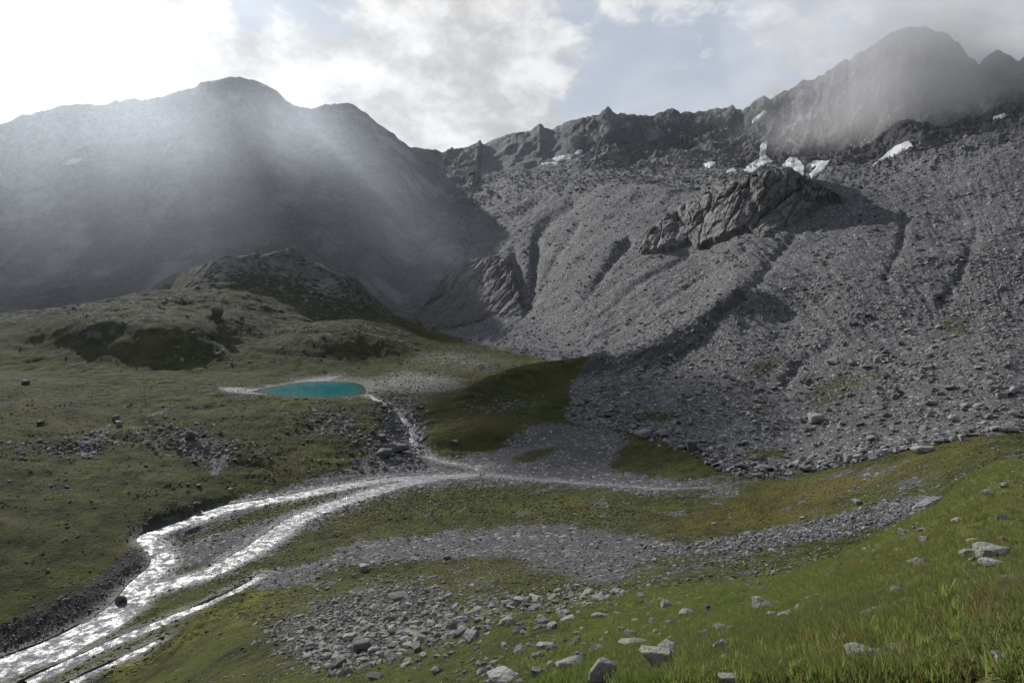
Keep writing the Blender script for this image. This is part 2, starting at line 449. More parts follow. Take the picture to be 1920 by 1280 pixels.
# the scree: lobes, runnels
fallu = X * 0.80 + Y * 0.60; fallv = -X * 0.60 + Y * 0.80
D += M_SCREE * sstep(T, 9, 12) * (1 - M_RIDGE) * (fbm(X, Y, 60, 4, 0.5, off=12) * 4.0 + fbm(X, Y, 9, 4, 0.6, off=13) * 0.8)
_gx_ = np.arange(-400, 2600, 10.0); _th = np.radians(np.interp(_gx_, [700, 1000, 1300, 1550, 1900], [34, 31, 31, 46, 66]))
_G = np.concatenate([[0], np.cumsum(np.tan(_th)[:-1] * 10)])
thx = np.interp(PX, _gx_, _th); FU = (PY + np.interp(PX, _gx_, _G)) * np.cos(thx); FV = PX * np.cos(thx) - PY * np.sin(thx)
rill = fbm(FU, FV * 0.11, 26, 4, 0.55, True, off=15)
RILL = sstep(rill, -0.1, 0.55)
D += M_SCREE * sstep(T, 9.5, 13) * (1 - UPPER) * (rill * 2.3 * (1 - 0.72 * sstep(PX, 1380, 1680)) + fbm(FU, FV * 0.25, 9, 3, 0.6, off=16) * 0.5)
D += M_SCREE * UPPER * (1 - M_RIDGE) * (fbm(X, Y, 70, 5, 0.5, True, off=21) * 9)
bumps = [  # px, py, rx, ry, tilt, metres, tmin, tmax      knolls, lobes and hollows that can be picked out
    (300, 640, 130, 45, 0, 9, 13, 16.5), (80, 620, 90, 40, 0, 4, 13, 16.5), (640, 630, 70, 30, 0, 7, 13.5, 17), (700, 650, 50, 20, 10, 6, 13.5, 17),
    (500, 615, 60, 30, -10, -7, 13.5, 17), (545, 485, 45, 12, -12, 4, 17, 19.8), (430, 640, 30, 22, 0, -5, 13.5, 16.5),
    (610, 600, 50, 14, 0, -5, 14, 18), (180, 650, 60, 14, -10, -4, 13.5, 17),
    (900, 815, 90, 22, -5, 3.5, 9, 12), (980, 720, 90, 18, -15, 4.0, 11, 13.6), (1200, 725, 70, 25, 0, 4, 10.5, 13), (1215, 760, 50, 14, -10, 3, 10, 12.5),
    (1200, 365, 75, 14, 5, 9, 19.5, 21.4), (1690, 285, 40, 22, 0, 20, 21, 23), (1000, 370, 90, 16, -10, 8, 20, 22),
    (360, 855, 70, 16, 10, -1.8, 9, 11.5), (90, 840, 80, 14, 10, -1.5, 9, 11.5), (260, 840, 40, 18, 30, -1.5, 9, 11.5),
    (820, 755, 30, 14, 0, 1.5, 10.5, 12), (760, 800, 26, 45, -15, -4.0, 9, 11.8),
]
rl = line_d([(1130, 684), (1060, 700), (960, 728), (860, 755)])
D += np.exp(-(rl / 13) ** 2) * 5.0 * (T > 10.6) * (T < 13.9) * sstep(PX, 830, 900) * (1 - sstep(PX, 1120, 1180))
D -= emask(1085, 765, 50, 30, 0, 9.5, 12.6) * 4.0
D -= emask(900, 838, 90, 14, -4, 8.6, 11) * 2.2
for cx, cy, rx, ry, ang, h, t0, t1 in bumps:
    D += emask(cx, cy, rx, ry, ang, t0, t1) * h * 1.0
gullies = [  # polyline in the photo, half width px, depth m
    ([(1075, 380), (1030, 410), (1008, 440), (1005, 490), (1000, 540), (985, 565)], 9, 9),
    ([(965, 475), (975, 520), (985, 560)], 7, 6),
    ([(1180, 452), (1145, 490), (1115, 530), (1100, 555)], 8, 7),
    ([(1085, 420), (1060, 455), (1040, 490), (1020, 530), (985, 590)], 7, 4),
    ([(1290, 480), (1220, 520), (1150, 575), (1090, 620)], 6, 3),
    ([(1400, 470), (1330, 515), (1240, 570), (1150, 625), (1060, 670)], 5, 2.2),
    ([(1350, 490), (1250, 550), (1180, 600)], 4, 2),
    ([(1560, 640), (1500, 680), (1470, 720)], 9, 2.5),
    ([(1700, 400), (1690, 460), (1660, 520)], 9, 2.0),
    ([(1830, 440), (1800, 520), (1770, 560)], 10, 2.0),
    ([(1500, 430), (1440, 500), (1390, 560), (1340, 600)], 9, 2.2),
    ([(880, 450), (860, 480), (830, 540), (780, 590)], 10, 9),
    ([(930, 420), (900, 450), (870, 470)], 6, 4),
]
for pts, w, dep in gullies:
    xs = [p[0] for p in pts]; ys = [p[1] for p in pts]
    sel = (PX > min(xs) - 4 * w) & (PX < max(xs) + 4 * w) & (PY > min(ys) - 4 * w) & (PY < max(ys) + 4 * w) & (T > 9.5) & (T < 22)
    d = line_d(pts)
    wob = 1 + 0.5 * fbm(X, Y, 25, 3)
    D -= np.where(sel, np.exp(-(d / (w * wob)) ** 2) * dep, 0)
D *= sstep(RR, 3, 12)
ZB = ZZ + D
# level ground round the lake and along the water
LAKE_Z = -44.9


def raster_from(Zarr):
    lr = np.linspace(math.log(0.6), math.log(2000), 2600)
    out = np.empty((NA, len(lr)), np.float32)
    logr = np.log(RR)
    for i in range(NA):
        out[i] = np.interp(lr, logr[i], Zarr[i])
    return lr, out


LR, RAS = raster_from(ZB)


def zat(x, y, ras=None):
    ras = RAS if ras is None else ras
    x = np.asarray(x, float); y = np.asarray(y, float)
    az = np.arctan2(x, y); l = np.log(np.maximum(np.hypot(x, y), 0.61))
    i = np.clip(np.searchsorted(AZ, az) - 1, 0, NA - 2); fa = (az - AZ[i]) / (AZ[i + 1] - AZ[i])
    u = np.clip((l - LR[0]) / (LR[1] - LR[0]), 0, len(LR) - 1.001); j = u.astype(int); fj = u - j
    a = ras[i, j] * (1 - fj) + ras[i, j + 1] * fj; b = ras[i + 1, j] * (1 - fj) + ras[i + 1, j + 1] * fj
    return a * (1 - fa) + b * fa


def ground(px, py, rmin=1.5, rmax=1990):
    """point of the terrain seen at a pixel"""
    az, s = pix_azs(px, py); az = float(az); s = float(s)
    lr = np.linspace(math.log(rmin), math.log(rmax), 5000); r = np.exp(lr)
    z = zat(r * math.sin(az), r * math.cos(az))
    hit = np.nonzero(z >= s * r)[0]
    if len(hit) == 0:
        return None
    rr = r[hit[0]]
    return np.array([rr * math.sin(az), rr * math.cos(az), z[hit[0]]])


# ---------------- water courses
def course(pts, rmin=60, rmax=420):
    out = []
    for a in pts:
        g = ground(a[0], a[1], rmin, rmax)
        out.append((g[0], g[1], g[2], a[2]))
    p = np.array(out)
    seg = np.concatenate([[0], np.cumsum(np.hypot(*np.diff(p[:, :2], axis=0).T))])
    n = max(8, int(seg[-1] / 1.2)); u = np.linspace(0, seg[-1], n)
    q = np.stack([np.interp(u, seg, p[:, k]) for k in range(4)], 1); q[:, 3] *= 0.66
    ker = np.hanning(11); ker /= ker.sum()
    for k in range(4):
        q[:, k] = np.convolve(np.pad(q[:, k], 5, mode='edge'), ker, 'valid')
    return q


RIVER_A = course([(905, 889, 3), (840, 893, 4), (770, 894, 3.6), (700, 902, 3.8), (620, 916, 4.4), (550, 930, 4.6), (480, 941, 4.4), (430, 948, 4.2), (380, 963, 4),
                  (330, 976, 4), (285, 988, 3.6), (268, 1001, 3.2), (288, 1018, 3.4), (305, 1040, 3.8), (308, 1055, 3.8), (283, 1075, 3.6), (262, 1100, 4.4), (238, 1135, 5.5), (200, 1166, 6), (160, 1190, 6.5), (110, 1212, 7), (50, 1236, 7), (0, 1254, 7), (-60, 1276, 7.5), (-120, 1300, 8)])
RIVER_B = course([(840, 893, 3), (790, 900, 4), (730, 912, 4.5), (660, 935, 4.5), (600, 955, 4.5), (560, 972, 4.5), (530, 990, 4.5), (490, 1020, 4.5), (440, 1050, 4.2),
                  (390, 1075, 4), (340, 1091, 4), (290, 1102, 4.5), (255, 1118, 5), (238, 1135, 5)])
STREAM_C = course([(490, 1072, 1.0), (478, 1085, 1.3), (440, 1101, 1.6), (400, 1124, 1.8), (330, 1155, 2), (270, 1180, 2), (210, 1202, 2), (165, 1228, 2.2), (100, 1255, 2.4), (40, 1285, 2.6)])
STREAM_E = course([(312, 1190, 0.8), (285, 1208, 1.3), (250, 1226, 1.3), (200, 1246, 1.4), (160, 1264, 1.5), (120, 1290, 1.6)])
STREAM_R = course([(1330, 912, 1.2), (1250, 916, 1.6), (1180, 911, 1.8), (1100, 905, 1.8), (1020, 899, 2), (960, 894, 2.2), (905, 889, 2.6)])
STREAM_D = course([(688, 742, 1.4), (712, 752, 1.4), (732, 763, 1.3), (748, 776, 1.3), (757, 790, 1.3), (764, 805, 1.4), (768, 822, 1.5), (776, 840, 1.6), (784, 852, 1.6), (830, 866, 1.4), (880, 872, 1.5), (900, 882, 1.8)], 200, 420)
STREAM_D[:, 3] *= 0.62
STREAM_D[:, 2] = np.minimum.accumulate(STREAM_D[:, 2])
for q in (RIVER_A, RIVER_B, STREAM_C, STREAM_E, STREAM_R):
    zz = q[:, 2]
    kk = np.hanning(13); kk /= kk.sum()
    zz = np.convolve(np.pad(np.minimum.accumulate(zz), 6, mode='edge'), kk, 'valid')      # always downhill
    q[:, 2] = zz - 0.1
# the second branch meets the first at its level
_k = int(np.argmin((RIVER_A[:, 0] - RIVER_B[-1, 0]) ** 2 + (RIVER_A[:, 1] - RIVER_B[-1, 1]) ** 2))
RIVER_B[:, 2] += (RIVER_A[_k, 2] - RIVER_B[-1, 2]) * np.linspace(0, 1, len(RIVER_B)) ** 2


LAKE_PX = [(470, 734), (486, 729), (512, 724), (542, 718.5), (575, 714.5), (610, 713.5), (640, 715), (668, 717), (684, 722), (690, 731), (683, 739), (657, 743.5),
           (620, 745.5), (585, 746), (545, 744.5), (510, 741), (490, 737)]


def lake_pt(px, py):
    az, s = pix_azs(px, py); r = LAKE_Z / s
    return float(r * np.sin(az)), float(r * np.cos(az))


LAKE = [lake_pt(*p) for p in LAKE_PX]
WET = np.zeros_like(ZB); CH = np.full(ZB.shape, 1e3)


def carve(q, bank=3.0, depth=0.45):
    global ZB
    x0, x1 = q[:, 0].min() - 25, q[:, 0].max() + 25; y0, y1 = q[:, 1].min() - 25, q[:, 1].max() + 25
    sel = np.nonzero(((X > x0) & (X < x1) & (Y > y0) & (Y < y1)).ravel())[0]
    xs = X.ravel()[sel]; ys = Y.ravel()[sel]
    best = np.full(len(sel), 1e9); zi = np.zeros(len(sel)); wi = np.zeros(len(sel))
    for k in range(len(q) - 1):
        ex, ey = q[k + 1, 0] - q[k, 0], q[k + 1, 1] - q[k, 1]; L = ex * ex + ey * ey + 1e-9
        t = np.clip(((xs - q[k, 0]) * ex + (ys - q[k, 1]) * ey) / L, 0, 1)
        d = (xs - q[k, 0] - t * ex) ** 2 + (ys - q[k, 1] - t * ey) ** 2
        b = d < best
        best[b] = d[b]; zi[b] = (q[k, 2] + t * (q[k + 1, 2] - q[k, 2]))[b]; wi[b] = q[k, 3]
    d = np.sqrt(best) - wi * (1 + 0.22 * fbm(xs, ys, 7, 2))
    zf = ZB.ravel()[sel]
    w = 1 - sstep(d, 0, bank)
    flat = np.minimum(zi + 0.16 + 0.10 * np.clip(d, 0, 4), np.maximum(zf, zi + 0.05))
    z = zf * (1 - w) + np.where(d > 0, flat, zi) * w
    z = np.where(d < 0, zi - depth * np.minimum(1, -d / 0.8 + 0.1), z)
    z = np.where((d >= 0) & (d < bank), np.maximum(z, zi + 0.04), z)
    # keep earlier channels open
    ch = CH.ravel()[sel]
    z = np.where((ch < 0) & (d > 0), zf, z)
    ZB.reshape(-1)[sel] = z
    CH.reshape(-1)[sel] = np.minimum(ch, d)


ZB = np.ascontiguousarray(ZB)
for q, bk in ((RIVER_A, 3.5), (RIVER_B, 3), (STREAM_C, 2.5), (STREAM_E, 2), (STREAM_R, 3), (STREAM_D, 4)):
    carve(q, bk, 0.45)
POOL_Q = course([(886, 874, 3.2), (908, 871, 3.2)], 150, 400); POOL_Q[:, 2] = POOL_Q[:, 2].min() - 0.1
carve(POOL_Q, 3, 0.3)
lsel = (X > -260) & (X < 0) & (Y > 260) & (Y < 460)
lsd = np.full(ZB.shape, -1e3); lsd[lsel] = poly_sd(X[lsel], Y[lsel], LAKE)
lsd = np.where(lsel, lsd + 2.2 * fbm(X, Y, 11, 4, 0.6, off=81) - 0.3, lsd)
w = 1 - sstep(-lsd, 0, 16)
shore = LAKE_Z + 0.12 * np.clip(-lsd, 0, 14)
ZB = np.where(lsel, np.where(lsd > 0, LAKE_Z - np.clip(lsd * 0.12, 0, 3), ZB * (1 - w) + (shore + 0.08) * w), ZB)
LR, RAS = raster_from(ZB)

# ---------------- what covers the ground (kept as attributes, coloured by the material)
grav = np.zeros_like(ZB)
GRAVEL = [
    ([(640, 890), (700, 860), (720, 820), (735, 770), (690, 748), (760, 755), (790, 800), (800, 845), (860, 858), (930, 845), (1000, 800), (1060, 790), (1160, 795),
      (1170, 830), (1140, 878), (1300, 900), (1400, 892), (1460, 890), (1360, 918), (1200, 922), (1000, 908), (860, 905), (760, 925), (660, 955), (590, 985),
      (520, 1030), (430, 1080), (330, 1110), (260, 1130), (300, 1090), (320, 1040), (280, 1000), (330, 970), (440, 935), (560, 905)], 5, 1.0),
    ([(640, 1015), (760, 1005), (900, 990), (1050, 985), (1190, 1003), (1290, 1022), (1400, 1005), (1500, 980), (1700, 930), (1775, 950), (1600, 1003), (1400, 1032),
      (1220, 1050), (1150, 1090), (1090, 1095), (1060, 1075), (985, 1045), (860, 1045), (760, 1050), (640, 1060), (560, 1090), (480, 1110), (480, 1085), (560, 1040)], 5, 1.0),
    ([(560, 1130), (700, 1080), (800, 1100), (860, 1150), (900, 1190), (760, 1230), (640, 1260), (560, 1240), (480, 1180)], 25, 0.55),
    ([(880, 1090), (1000, 1110), (1080, 1130), (1000, 1160), (860, 1150)], 15, 0.45),
    ([(1180, 1060), (1400, 1060), (1300, 1080), (1180, 1085)], 8, 0.6),
    ([(1500, 930), (1640, 890), (1720, 905), (1600, 940)], 8, 0.35),
    ([(140, 850), (180, 820), (210, 800), (200, 830), (160, 860)], 4, 0.8), ([(240, 790), (300, 830), (330, 850), (300, 855), (250, 820)], 5, 0.6),
    ([(340, 830), (420, 840), (430, 860), (400, 900), (380, 860), (330, 850)], 5, 0.8), ([(290, 770), (320, 765), (300, 785), (270, 800)], 3, 0.7),
    ([(860, 765), (960, 745), (1010, 755), (940, 775), (870, 785)], 12, 0.5), ([(690, 735), (830, 700), (920, 720), (860, 745), (720, 755)], 14, 0.45),
    ([(780, 655), (840, 640), (960, 680), (900, 700), (760, 690)], 16, 0.45),
    ([(412, 730), (480, 727), (560, 712), (640, 705), (690, 716), (700, 735), (690, 744), (600, 748), (480, 741), (420, 738)], 3, 1.0),
    ([(590, 770), (660, 775), (660, 830), (600, 820)], 8, 0.5),
]
for poly, soft, v in GRAVEL:
    grav = np.maximum(grav, pmask(poly, soft + 13, 0, 14.5, True) * v)
grav = np.maximum(grav, M_SCREE)
for cx, cy, rx, ry, ang, v in ((1435, 690, 45, 16, -25, 0.75), (1560, 735, 70, 30, -20, 0.6), (1800, 610, 45, 22, 20, 0.6), (1310, 838, 55, 9, 5, 0.9),
                               (1230, 783, 55, 8, -5, 0.8), (1400, 770, 40, 8, -10, 0.7), (1640, 700, 60, 14, -10, 0.35), (900, 470, 60, 14, -15, 0.4),
                               (1260, 868, 85, 20, 0, 0.95), (1440, 850, 50, 8, 0, 0.9), (1000, 856, 45, 10, -15, 0.9), (1380, 900, 60, 5, -5, 0.5),
                               (440, 980, 110, 11, -20, 0.9), (560, 945, 90, 6, -22, 0.9), (370, 1064, 45, 7, -15, 0.9), (580, 1040, 75, 14, -15, 0.9), (1110, 680, 30, 6, 0, .9)):
    grav = grav * (1 - v * emask(cx, cy, rx, ry, ang, 3, 21, 1.5))
dark = pmask([(-60, 1262), (0, 1236), (100, 1200), (200, 1140), (262, 1080), (284, 1045), (268, 1015), (250, 1025), (215, 1055), (130, 1125), (0, 1175), (-60, 1190)], 5, 5, 10)
dark = np.maximum(dark, pmask([(690, 760), (760, 770), (790, 830), (770, 860), (700, 850), (715, 800)], 10, 9, 12) * 0.5)
moss = 0.9 * emask(490, 1118, 90, 14, -8, 2, 8) + 0.9 * emask(260, 1230, 110, 22, -22, 2, 8) + 0.7 * emask(420, 1160, 90, 16, -5, 2, 8) + 0.6 * emask(780, 855, 40, 8, 0, 7, 11)
brown = 0.5 * emask(1400, 970, 150, 22, -8, 2, 9) + 0.8 * emask(600, 752, 120, 7, 0, 10.5, 13) + 0.6 * emask(900, 800, 80, 16, 0, 9, 12) \
    + 0.8 * emask(860, 715, 90, 8, 0, 11, 14) + 0.8 * emask(560, 945, 80, 8, -20, 6, 10) + 0.6 * emask(1560, 910, 200, 18, -12, 4, 9) + 0.5 * emask(1230, 1165, 120, 10, -12, 1, 5)
lush = sstep(PX, 900, 1500) * (1 - sstep(T, 3.0, 4.6)) * (np.abs(A) < R(60))
cliff = np.maximum(M_MOUNT * 0.75, M_RIDGE)
cliff = np.maximum(cliff, 0.42 * M_HUM * sstep(fbm(X, Y, 17, 4, 0.55, True, off=8), 0.1, 0.5))
cliff = np.maximum(cliff, 0.5 * knl)
slope_z = np.abs(np.gradient(ZB, axis=1) / np.maximum(np.gradient(RR, axis=1), 1e-3))
cliff = np.maximum(cliff, 0.8 * sstep(slope_z, 0.75, 1.2) * (T > 9))
wet = (1 - sstep(CH, 0.2, 4.0)) * 0.8
spots = 0.72 * sstep(fbm(X, Y, 15, 5, 0.65, off=95), 0.02, 0.42) * sstep(T, 2.6, 3.6) * (1 - sstep(T, 8.6, 9.4)) * sstep(PX, 380, 620)
grav = np.maximum(grav, spots * (1 - lush))
grass = np.clip(1 - np.maximum(grav, M_MOUNT * 0.85), 0, 1)
pale = pmask([(410, 730), (440, 728), (480, 728), (520, 720), (575, 710), (640, 707), (600, 715), (540, 721), (490, 730), (470, 736), (500, 741), (470, 740), (425, 737)], 3, 10, 14.5)
pale = np.maximum(pale, 0.5 * pmask([(690, 716), (760, 700), (830, 705), (880, 725), (800, 738), (700, 735)], 10, 10, 14.5, True))

# ------------------------------------------------------------------ ground material
mat_ground, nt = newmat('mountain_ground')
tcn = nt.new('ShaderNodeTexCoord'); pos = tcn.outputs['Object']
a1 = nt.attr('cover'); sep1 = nt.new('ShaderNodeSeparateColor'); nt.l.new(a1.outputs['Color'], sep1.inputs[0])
a2 = nt.attr('tint'); sep2 = nt.new('ShaderNodeSeparateColor'); nt.l.new(a2.outputs['Color'], sep2.inputs[0])
g_, k_, d_ = sep1.outputs; m_, b_, l_ = sep2.outputs
wet_ = nt.attr('wet').outputs['Fac']
nA = nt.noise(pos, 0.035, 6, 0.6); nB = nt.noise(pos, 0.22, 6, 0.65); nC = nt.noise(pos, 1.3, 5, 0.65); nD = nt.noise(pos, 7.0, 3, 0.6)
# stone
st = nt.mix(nt.ss(nB, 0.3, 0.7), C(0.10, 0.101, 0.104), C(0.18, 0.179, 0.178))
st = nt.mix(nt.ss(nC, 0.45, 0.75), st, C(0.205, 0.204, 0.202))
nL = nt.noise(nt.vmath('MULTIPLY', pos, (1.0, 0.45, 0.6)), 0.028, 5, 0.62)
st = nt.mix(nt.ss(nL, 0.36, 0.64, 0.55, 0.0), st, C(0.085, 0.086, 0.09))
vor = nt.voro(pos, 1.1); vcol = nt.voro(pos, 1.1, out=1)
sepv = nt.new('ShaderNodeSeparateColor'); nt.l.new(vcol, sepv.inputs[0])
st = nt.mix(nt.math('MULTIPLY', sepv.outputs[0], 0.55), st, C(0.075, 0.076, 0.08))
st = nt.mix(nt.ss(sepv.outputs[1], 0.86, 0.97), st, C(0.36, 0.355, 0.345))
ck = nt.mix(nt.ss(nB, 0.3, 0.7), C(0.075, 0.076, 0.078), C(0.165, 0.164, 0.163))
ck = nt.mix(nt.ss(nA, 0.5, 0.75, 0, 0.35), ck, C(0.07, 0.073, 0.05))
ck = nt.mix(nt.ss(nt.noise(nt.vmath('MULTIPLY', pos, (1, 1, 0.3)), 0.09, 6, 0.7), 0.55, 0.72), ck, C(0.22, 0.219, 0.216))
# turf, with a darker tone for hummocks and terrace
nE0 = nt.noise(pos, 0.12, 6, 0.68)
gr_a = nt.mix(nt.ss(nB, 0.3, 0.72), C(0.025, 0.031, 0.012), C(0.068, 0.072, 0.027))
gr_a = nt.mix(nt.ss(nA, 0.45, 0.72, 0, 0.8), gr_a, C(0.095, 0.078, 0.03))
gr_a = nt.mix(nt.ss(nt.noise(pos, 0.07, 5, 0.62), 0.5, 0.66, 0, 0.8), gr_a, C(0.066, 0.084, 0.02))
gr_a = nt.mix(nt.math('MULTIPLY', nt.ss(nC, 0.55, 0.8), 0.6), gr_a, C(0.028, 0.028, 0.014))
gr_a = nt.mix(nt.math('MULTIPLY', b_, nt.ss(nC, 0.25, 0.6)), gr_a, C(0.135, 0.095, 0.03))
gr_a = nt.mix(nt.math('MULTIPLY', m_, nt.ss(nB, 0.4, 0.62)), gr_a, C(0.155, 0.15, 0.022))
lushc = nt.mix(nt.ss(nC, 0.3, 0.7), C(0.05, 0.06, 0.02), C(0.105, 0.112, 0.042))
lushc = nt.mix(nt.ss(nB, 0.55, 0.75), lushc, C(0.14, 0.10, 0.05))
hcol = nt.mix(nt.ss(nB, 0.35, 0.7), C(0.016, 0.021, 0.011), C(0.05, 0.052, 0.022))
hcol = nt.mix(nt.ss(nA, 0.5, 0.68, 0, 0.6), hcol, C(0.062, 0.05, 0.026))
gr_a = nt.mix(nt.math('MULTIPLY', nt.attr('dark_turf').outputs['Fac'], nt.ss(nE0, 0.25, 0.6, 0.35, 1.0)), gr_a, hcol)
gr_a = nt.mix(l_, gr_a, lushc)
nE = nt.noise(pos, 0.55, 5, 0.7)
gm = nt.ss(nt.math('ADD', g_, nt.math('MULTIPLY_ADD', nE, 2.4, nt.math('MULTIPLY_ADD', nB, 1.2, -1.8))), 0.42, 0.58)
mv = nt.noise(nt.vmath('MULTIPLY', pos, (1.0, 1.0, 0.35)), 0.011, 8, 0.66)
ck = nt.mix(nt.ss(mv, 0.50, 0.66, 0, 0.85), ck, C(0.27, 0.268, 0.263))
ck = nt.mix(nt.ss(mv, 0.34, 0.46, 0.8, 0.0), ck, C(0.045, 0.046, 0.046))
base = nt.mix(gm, st, gr_a)
km = nt.ss(nt.math('ADD', k_, nt.math('MULTIPLY_ADD', nB, 1.0, -0.5)), 0.42, 0.6)
base = nt.mix(km, base, ck)
base = nt.mix(nt.math('MULTIPLY', d_, nt.ss(nC, 0.2, 0.5, 0.6, 1.0)), base, nt.mix(nt.ss(nC, 0.4, 0.7), C(0.035, 0.034, 0.034), C(0.095, 0.092, 0.09)))
base = nt.mix(nt.math('MULTIPLY', nt.attr('pale').outputs['Fac'], nt.ss(nC, 0.2, 0.55, 0.5, 0.95)), base, C(0.40, 0.39, 0.385))
base = nt.mix(nt.math('MULTIPLY', wet_, 0.55), base, C(0.05, 0.05, 0.05))
stb = nt.math('MULTIPLY_ADD', nt.math('SUBTRACT', 1.0, vor), 0.7, nt.math('MULTIPLY', nC, 0.6))
b1 = nt.bump(nB, 0.8, 2.2)
b2 = nt.bump(nt.math('ADD', nC, nt.math('MULTIPLY', nD, 0.25)), 0.9, 0.6, b1)
b3n = nt.new('ShaderNodeBump'); b3n.inputs['Distance'].default_value = 0.7
nt.put(b3n.inputs['Strength'], nt.math('SUBTRACT', 1.0, nt.math('MULTIPLY', gm, 0.8))); nt.put(b3n.inputs['Height'], stb); nt.put(b3n.inputs['Normal'], b2)
crg = nt.noise(pos, 0.045, 10, 0.72)
b4n = nt.new('ShaderNodeBump'); b4n.inputs['Distance'].default_value = 14.0
nt.put(b4n.inputs['Strength'], nt.math('MULTIPLY', km, 0.9)); nt.put(b4n.inputs['Height'], crg); nt.put(b4n.inputs['Normal'], b3n.outputs[0])
finish(nt, base, nt.math('SUBTRACT', 0.92, nt.math('MULTIPLY', wet_, 0.45)), b4n.outputs[0], nt.math('MULTIPLY_ADD', wet_, 0.1, nt.math('MULTIPLY_ADD', gm, -0.13, 0.16)))

# ------------------------------------------------------------------ terrain objects (cut along natural edges)
VID = np.arange(NA * NR).reshape(NA, NR)
flatv = np.stack([X.ravel(), Y.ravel(), ZB.ravel()], 1)
gx = np.stack([np.gradient(X, axis=0), np.gradient(Y, axis=0), np.gradient(ZB, axis=0)], -1)
gy = np.stack([np.gradient(X, axis=1), np.gradient(Y, axis=1), np.gradient(ZB, axis=1)], -1)
NRM = np.cross(gx, gy); NRM /= np.maximum(np.linalg.norm(NRM, axis=-1, keepdims=True), 1e-9)
NRM = np.where(NRM[..., 2:] < 0, -NRM, NRM).reshape(-1, 3)
att_cover = np.stack([grass, cliff, dark, np.ones_like(grass)], -1).reshape(-1, 4).astype(np.float32)
att_tint = np.stack([np.clip(moss, 0, 1), np.clip(brown, 0, 1), lush, np.ones_like(grass)], -1).reshape(-1, 4).astype(np.float32)
dark_turf = np.clip(M_HUM * 0.85 + 0.75 * ((PX < 800) & (PX > -1000)) * sstep(T, 8.8, 9.6) * (1 - sstep(T, 12, 13.2)) * sstep(fbm(X * 0.6, Y, 30, 4, 0.6, off=91), -0.25, 0.3), 0, 1)  # darker turf tone over the hummocks and in patches on the terrace
att_dark_turf = dark_turf.ravel().astype(np.float32)
att_pale = pale.ravel().astype(np.float32)
att_wet = wet.ravel().astype(np.float32)


def mesh_from(name, V, Q, mat, smooth=True):
    me = bpy.data.meshes.new(name)
    V = np.asarray(V, np.float32); Q = np.asarray(Q, np.int32)
    k = Q.shape[1]
    me.vertices.add(len(V)); me.vertices.foreach_set('co', V.ravel())
    me.loops.add(Q.size); me.loops.foreach_set('vertex_index', Q.ravel())
    me.polygons.add(len(Q)); me.polygons.foreach_set('loop_start', np.arange(0, Q.size, k, dtype=np.int32))
    if smooth:
        me.polygons.foreach_set('use_smooth', np.ones(len(Q), bool))
    else:
        me.polygons.foreach_set('use_smooth', np.zeros(len(Q), bool))
    me.update(calc_edges=True)
    if mat:
        me.materials.append(mat)
    return me


def add(name, me, parent=None, kind=None, label=None, cat=None, group=None):
    o = bpy.data.objects.new(name, me); col.objects.link(o)
    if parent:
        o.parent = parent
    for k, v in (('kind', kind), ('label', label), ('category', cat), ('group', group)):
        if v:
            o[k] = v
    return o


tcell = (T[:-1, :-1] + T[1:, 1:]) / 2; pxc = (PX[:-1, :-1] + PX[1:, 1:]) / 2
mm = M_MOUNT[:-1, :-1] > 0.5; ms = M_SCREE[:-1, :-1] > 0.5
region = np.full(tcell.shape, 1)                                        # valley floor
region[tcell < 5] = 0                                                   # near hillside
region[(tcell > 13.6) & (pxc < 860)] = 2                                # hummocks
region[ms & (tcell > 8.5)] = 3                                          # scree
region[(tcell > 21.5) & (pxc > 860)] = 5                                # ridge
region[mm] = 4                                                          # left mountain
INFO = [('hillside', 'steep grassy hillside with stones in the foreground'), ('valley_floor', 'green valley floor with gravel and river terraces'),
        ('hummock_hills', 'low turf and rock hills behind the turquoise lake'), ('scree_slope', 'long grey scree slope on the right'),
        ('mountain', 'hazy dark mountain with a rounded summit on the left'), ('mountain_ridge', 'jagged rocky ridge and peak on the right')]
QUAD = np.stack([VID[:-1, :-1], VID[1:, :-1], VID[1:, 1:], VID[:-1, 1:]], -1)[:, :, ::1]
for k, (nm, lb) in enumerate(INFO):
    q = QUAD[region == k]
    ids, inv = np.unique(q, return_inverse=True)
    q = inv.reshape(-1, 4)
    me = mesh_from(nm, flatv[ids], q, mat_ground)
    for an, arr in (('cover', att_cover), ('tint', att_tint)):
        at = me.attributes.new(an, 'FLOAT_COLOR', 'POINT'); at.data.foreach_set('color', arr[ids].ravel())
    at = me.attributes.new('wet', 'FLOAT', 'POINT'); at.data.foreach_set('value', att_wet[ids])
    at = me.attributes.new('dark_turf', 'FLOAT', 'POINT'); at.data.foreach_set('value', att_dark_turf[ids])
    at = me.attributes.new('pale', 'FLOAT', 'POINT'); at.data.foreach_set('value', att_pale[ids])
    me.normals_split_custom_set_from_vertices(NRM[ids].astype(np.float32))
    add(nm, me, kind='structure', label=lb)

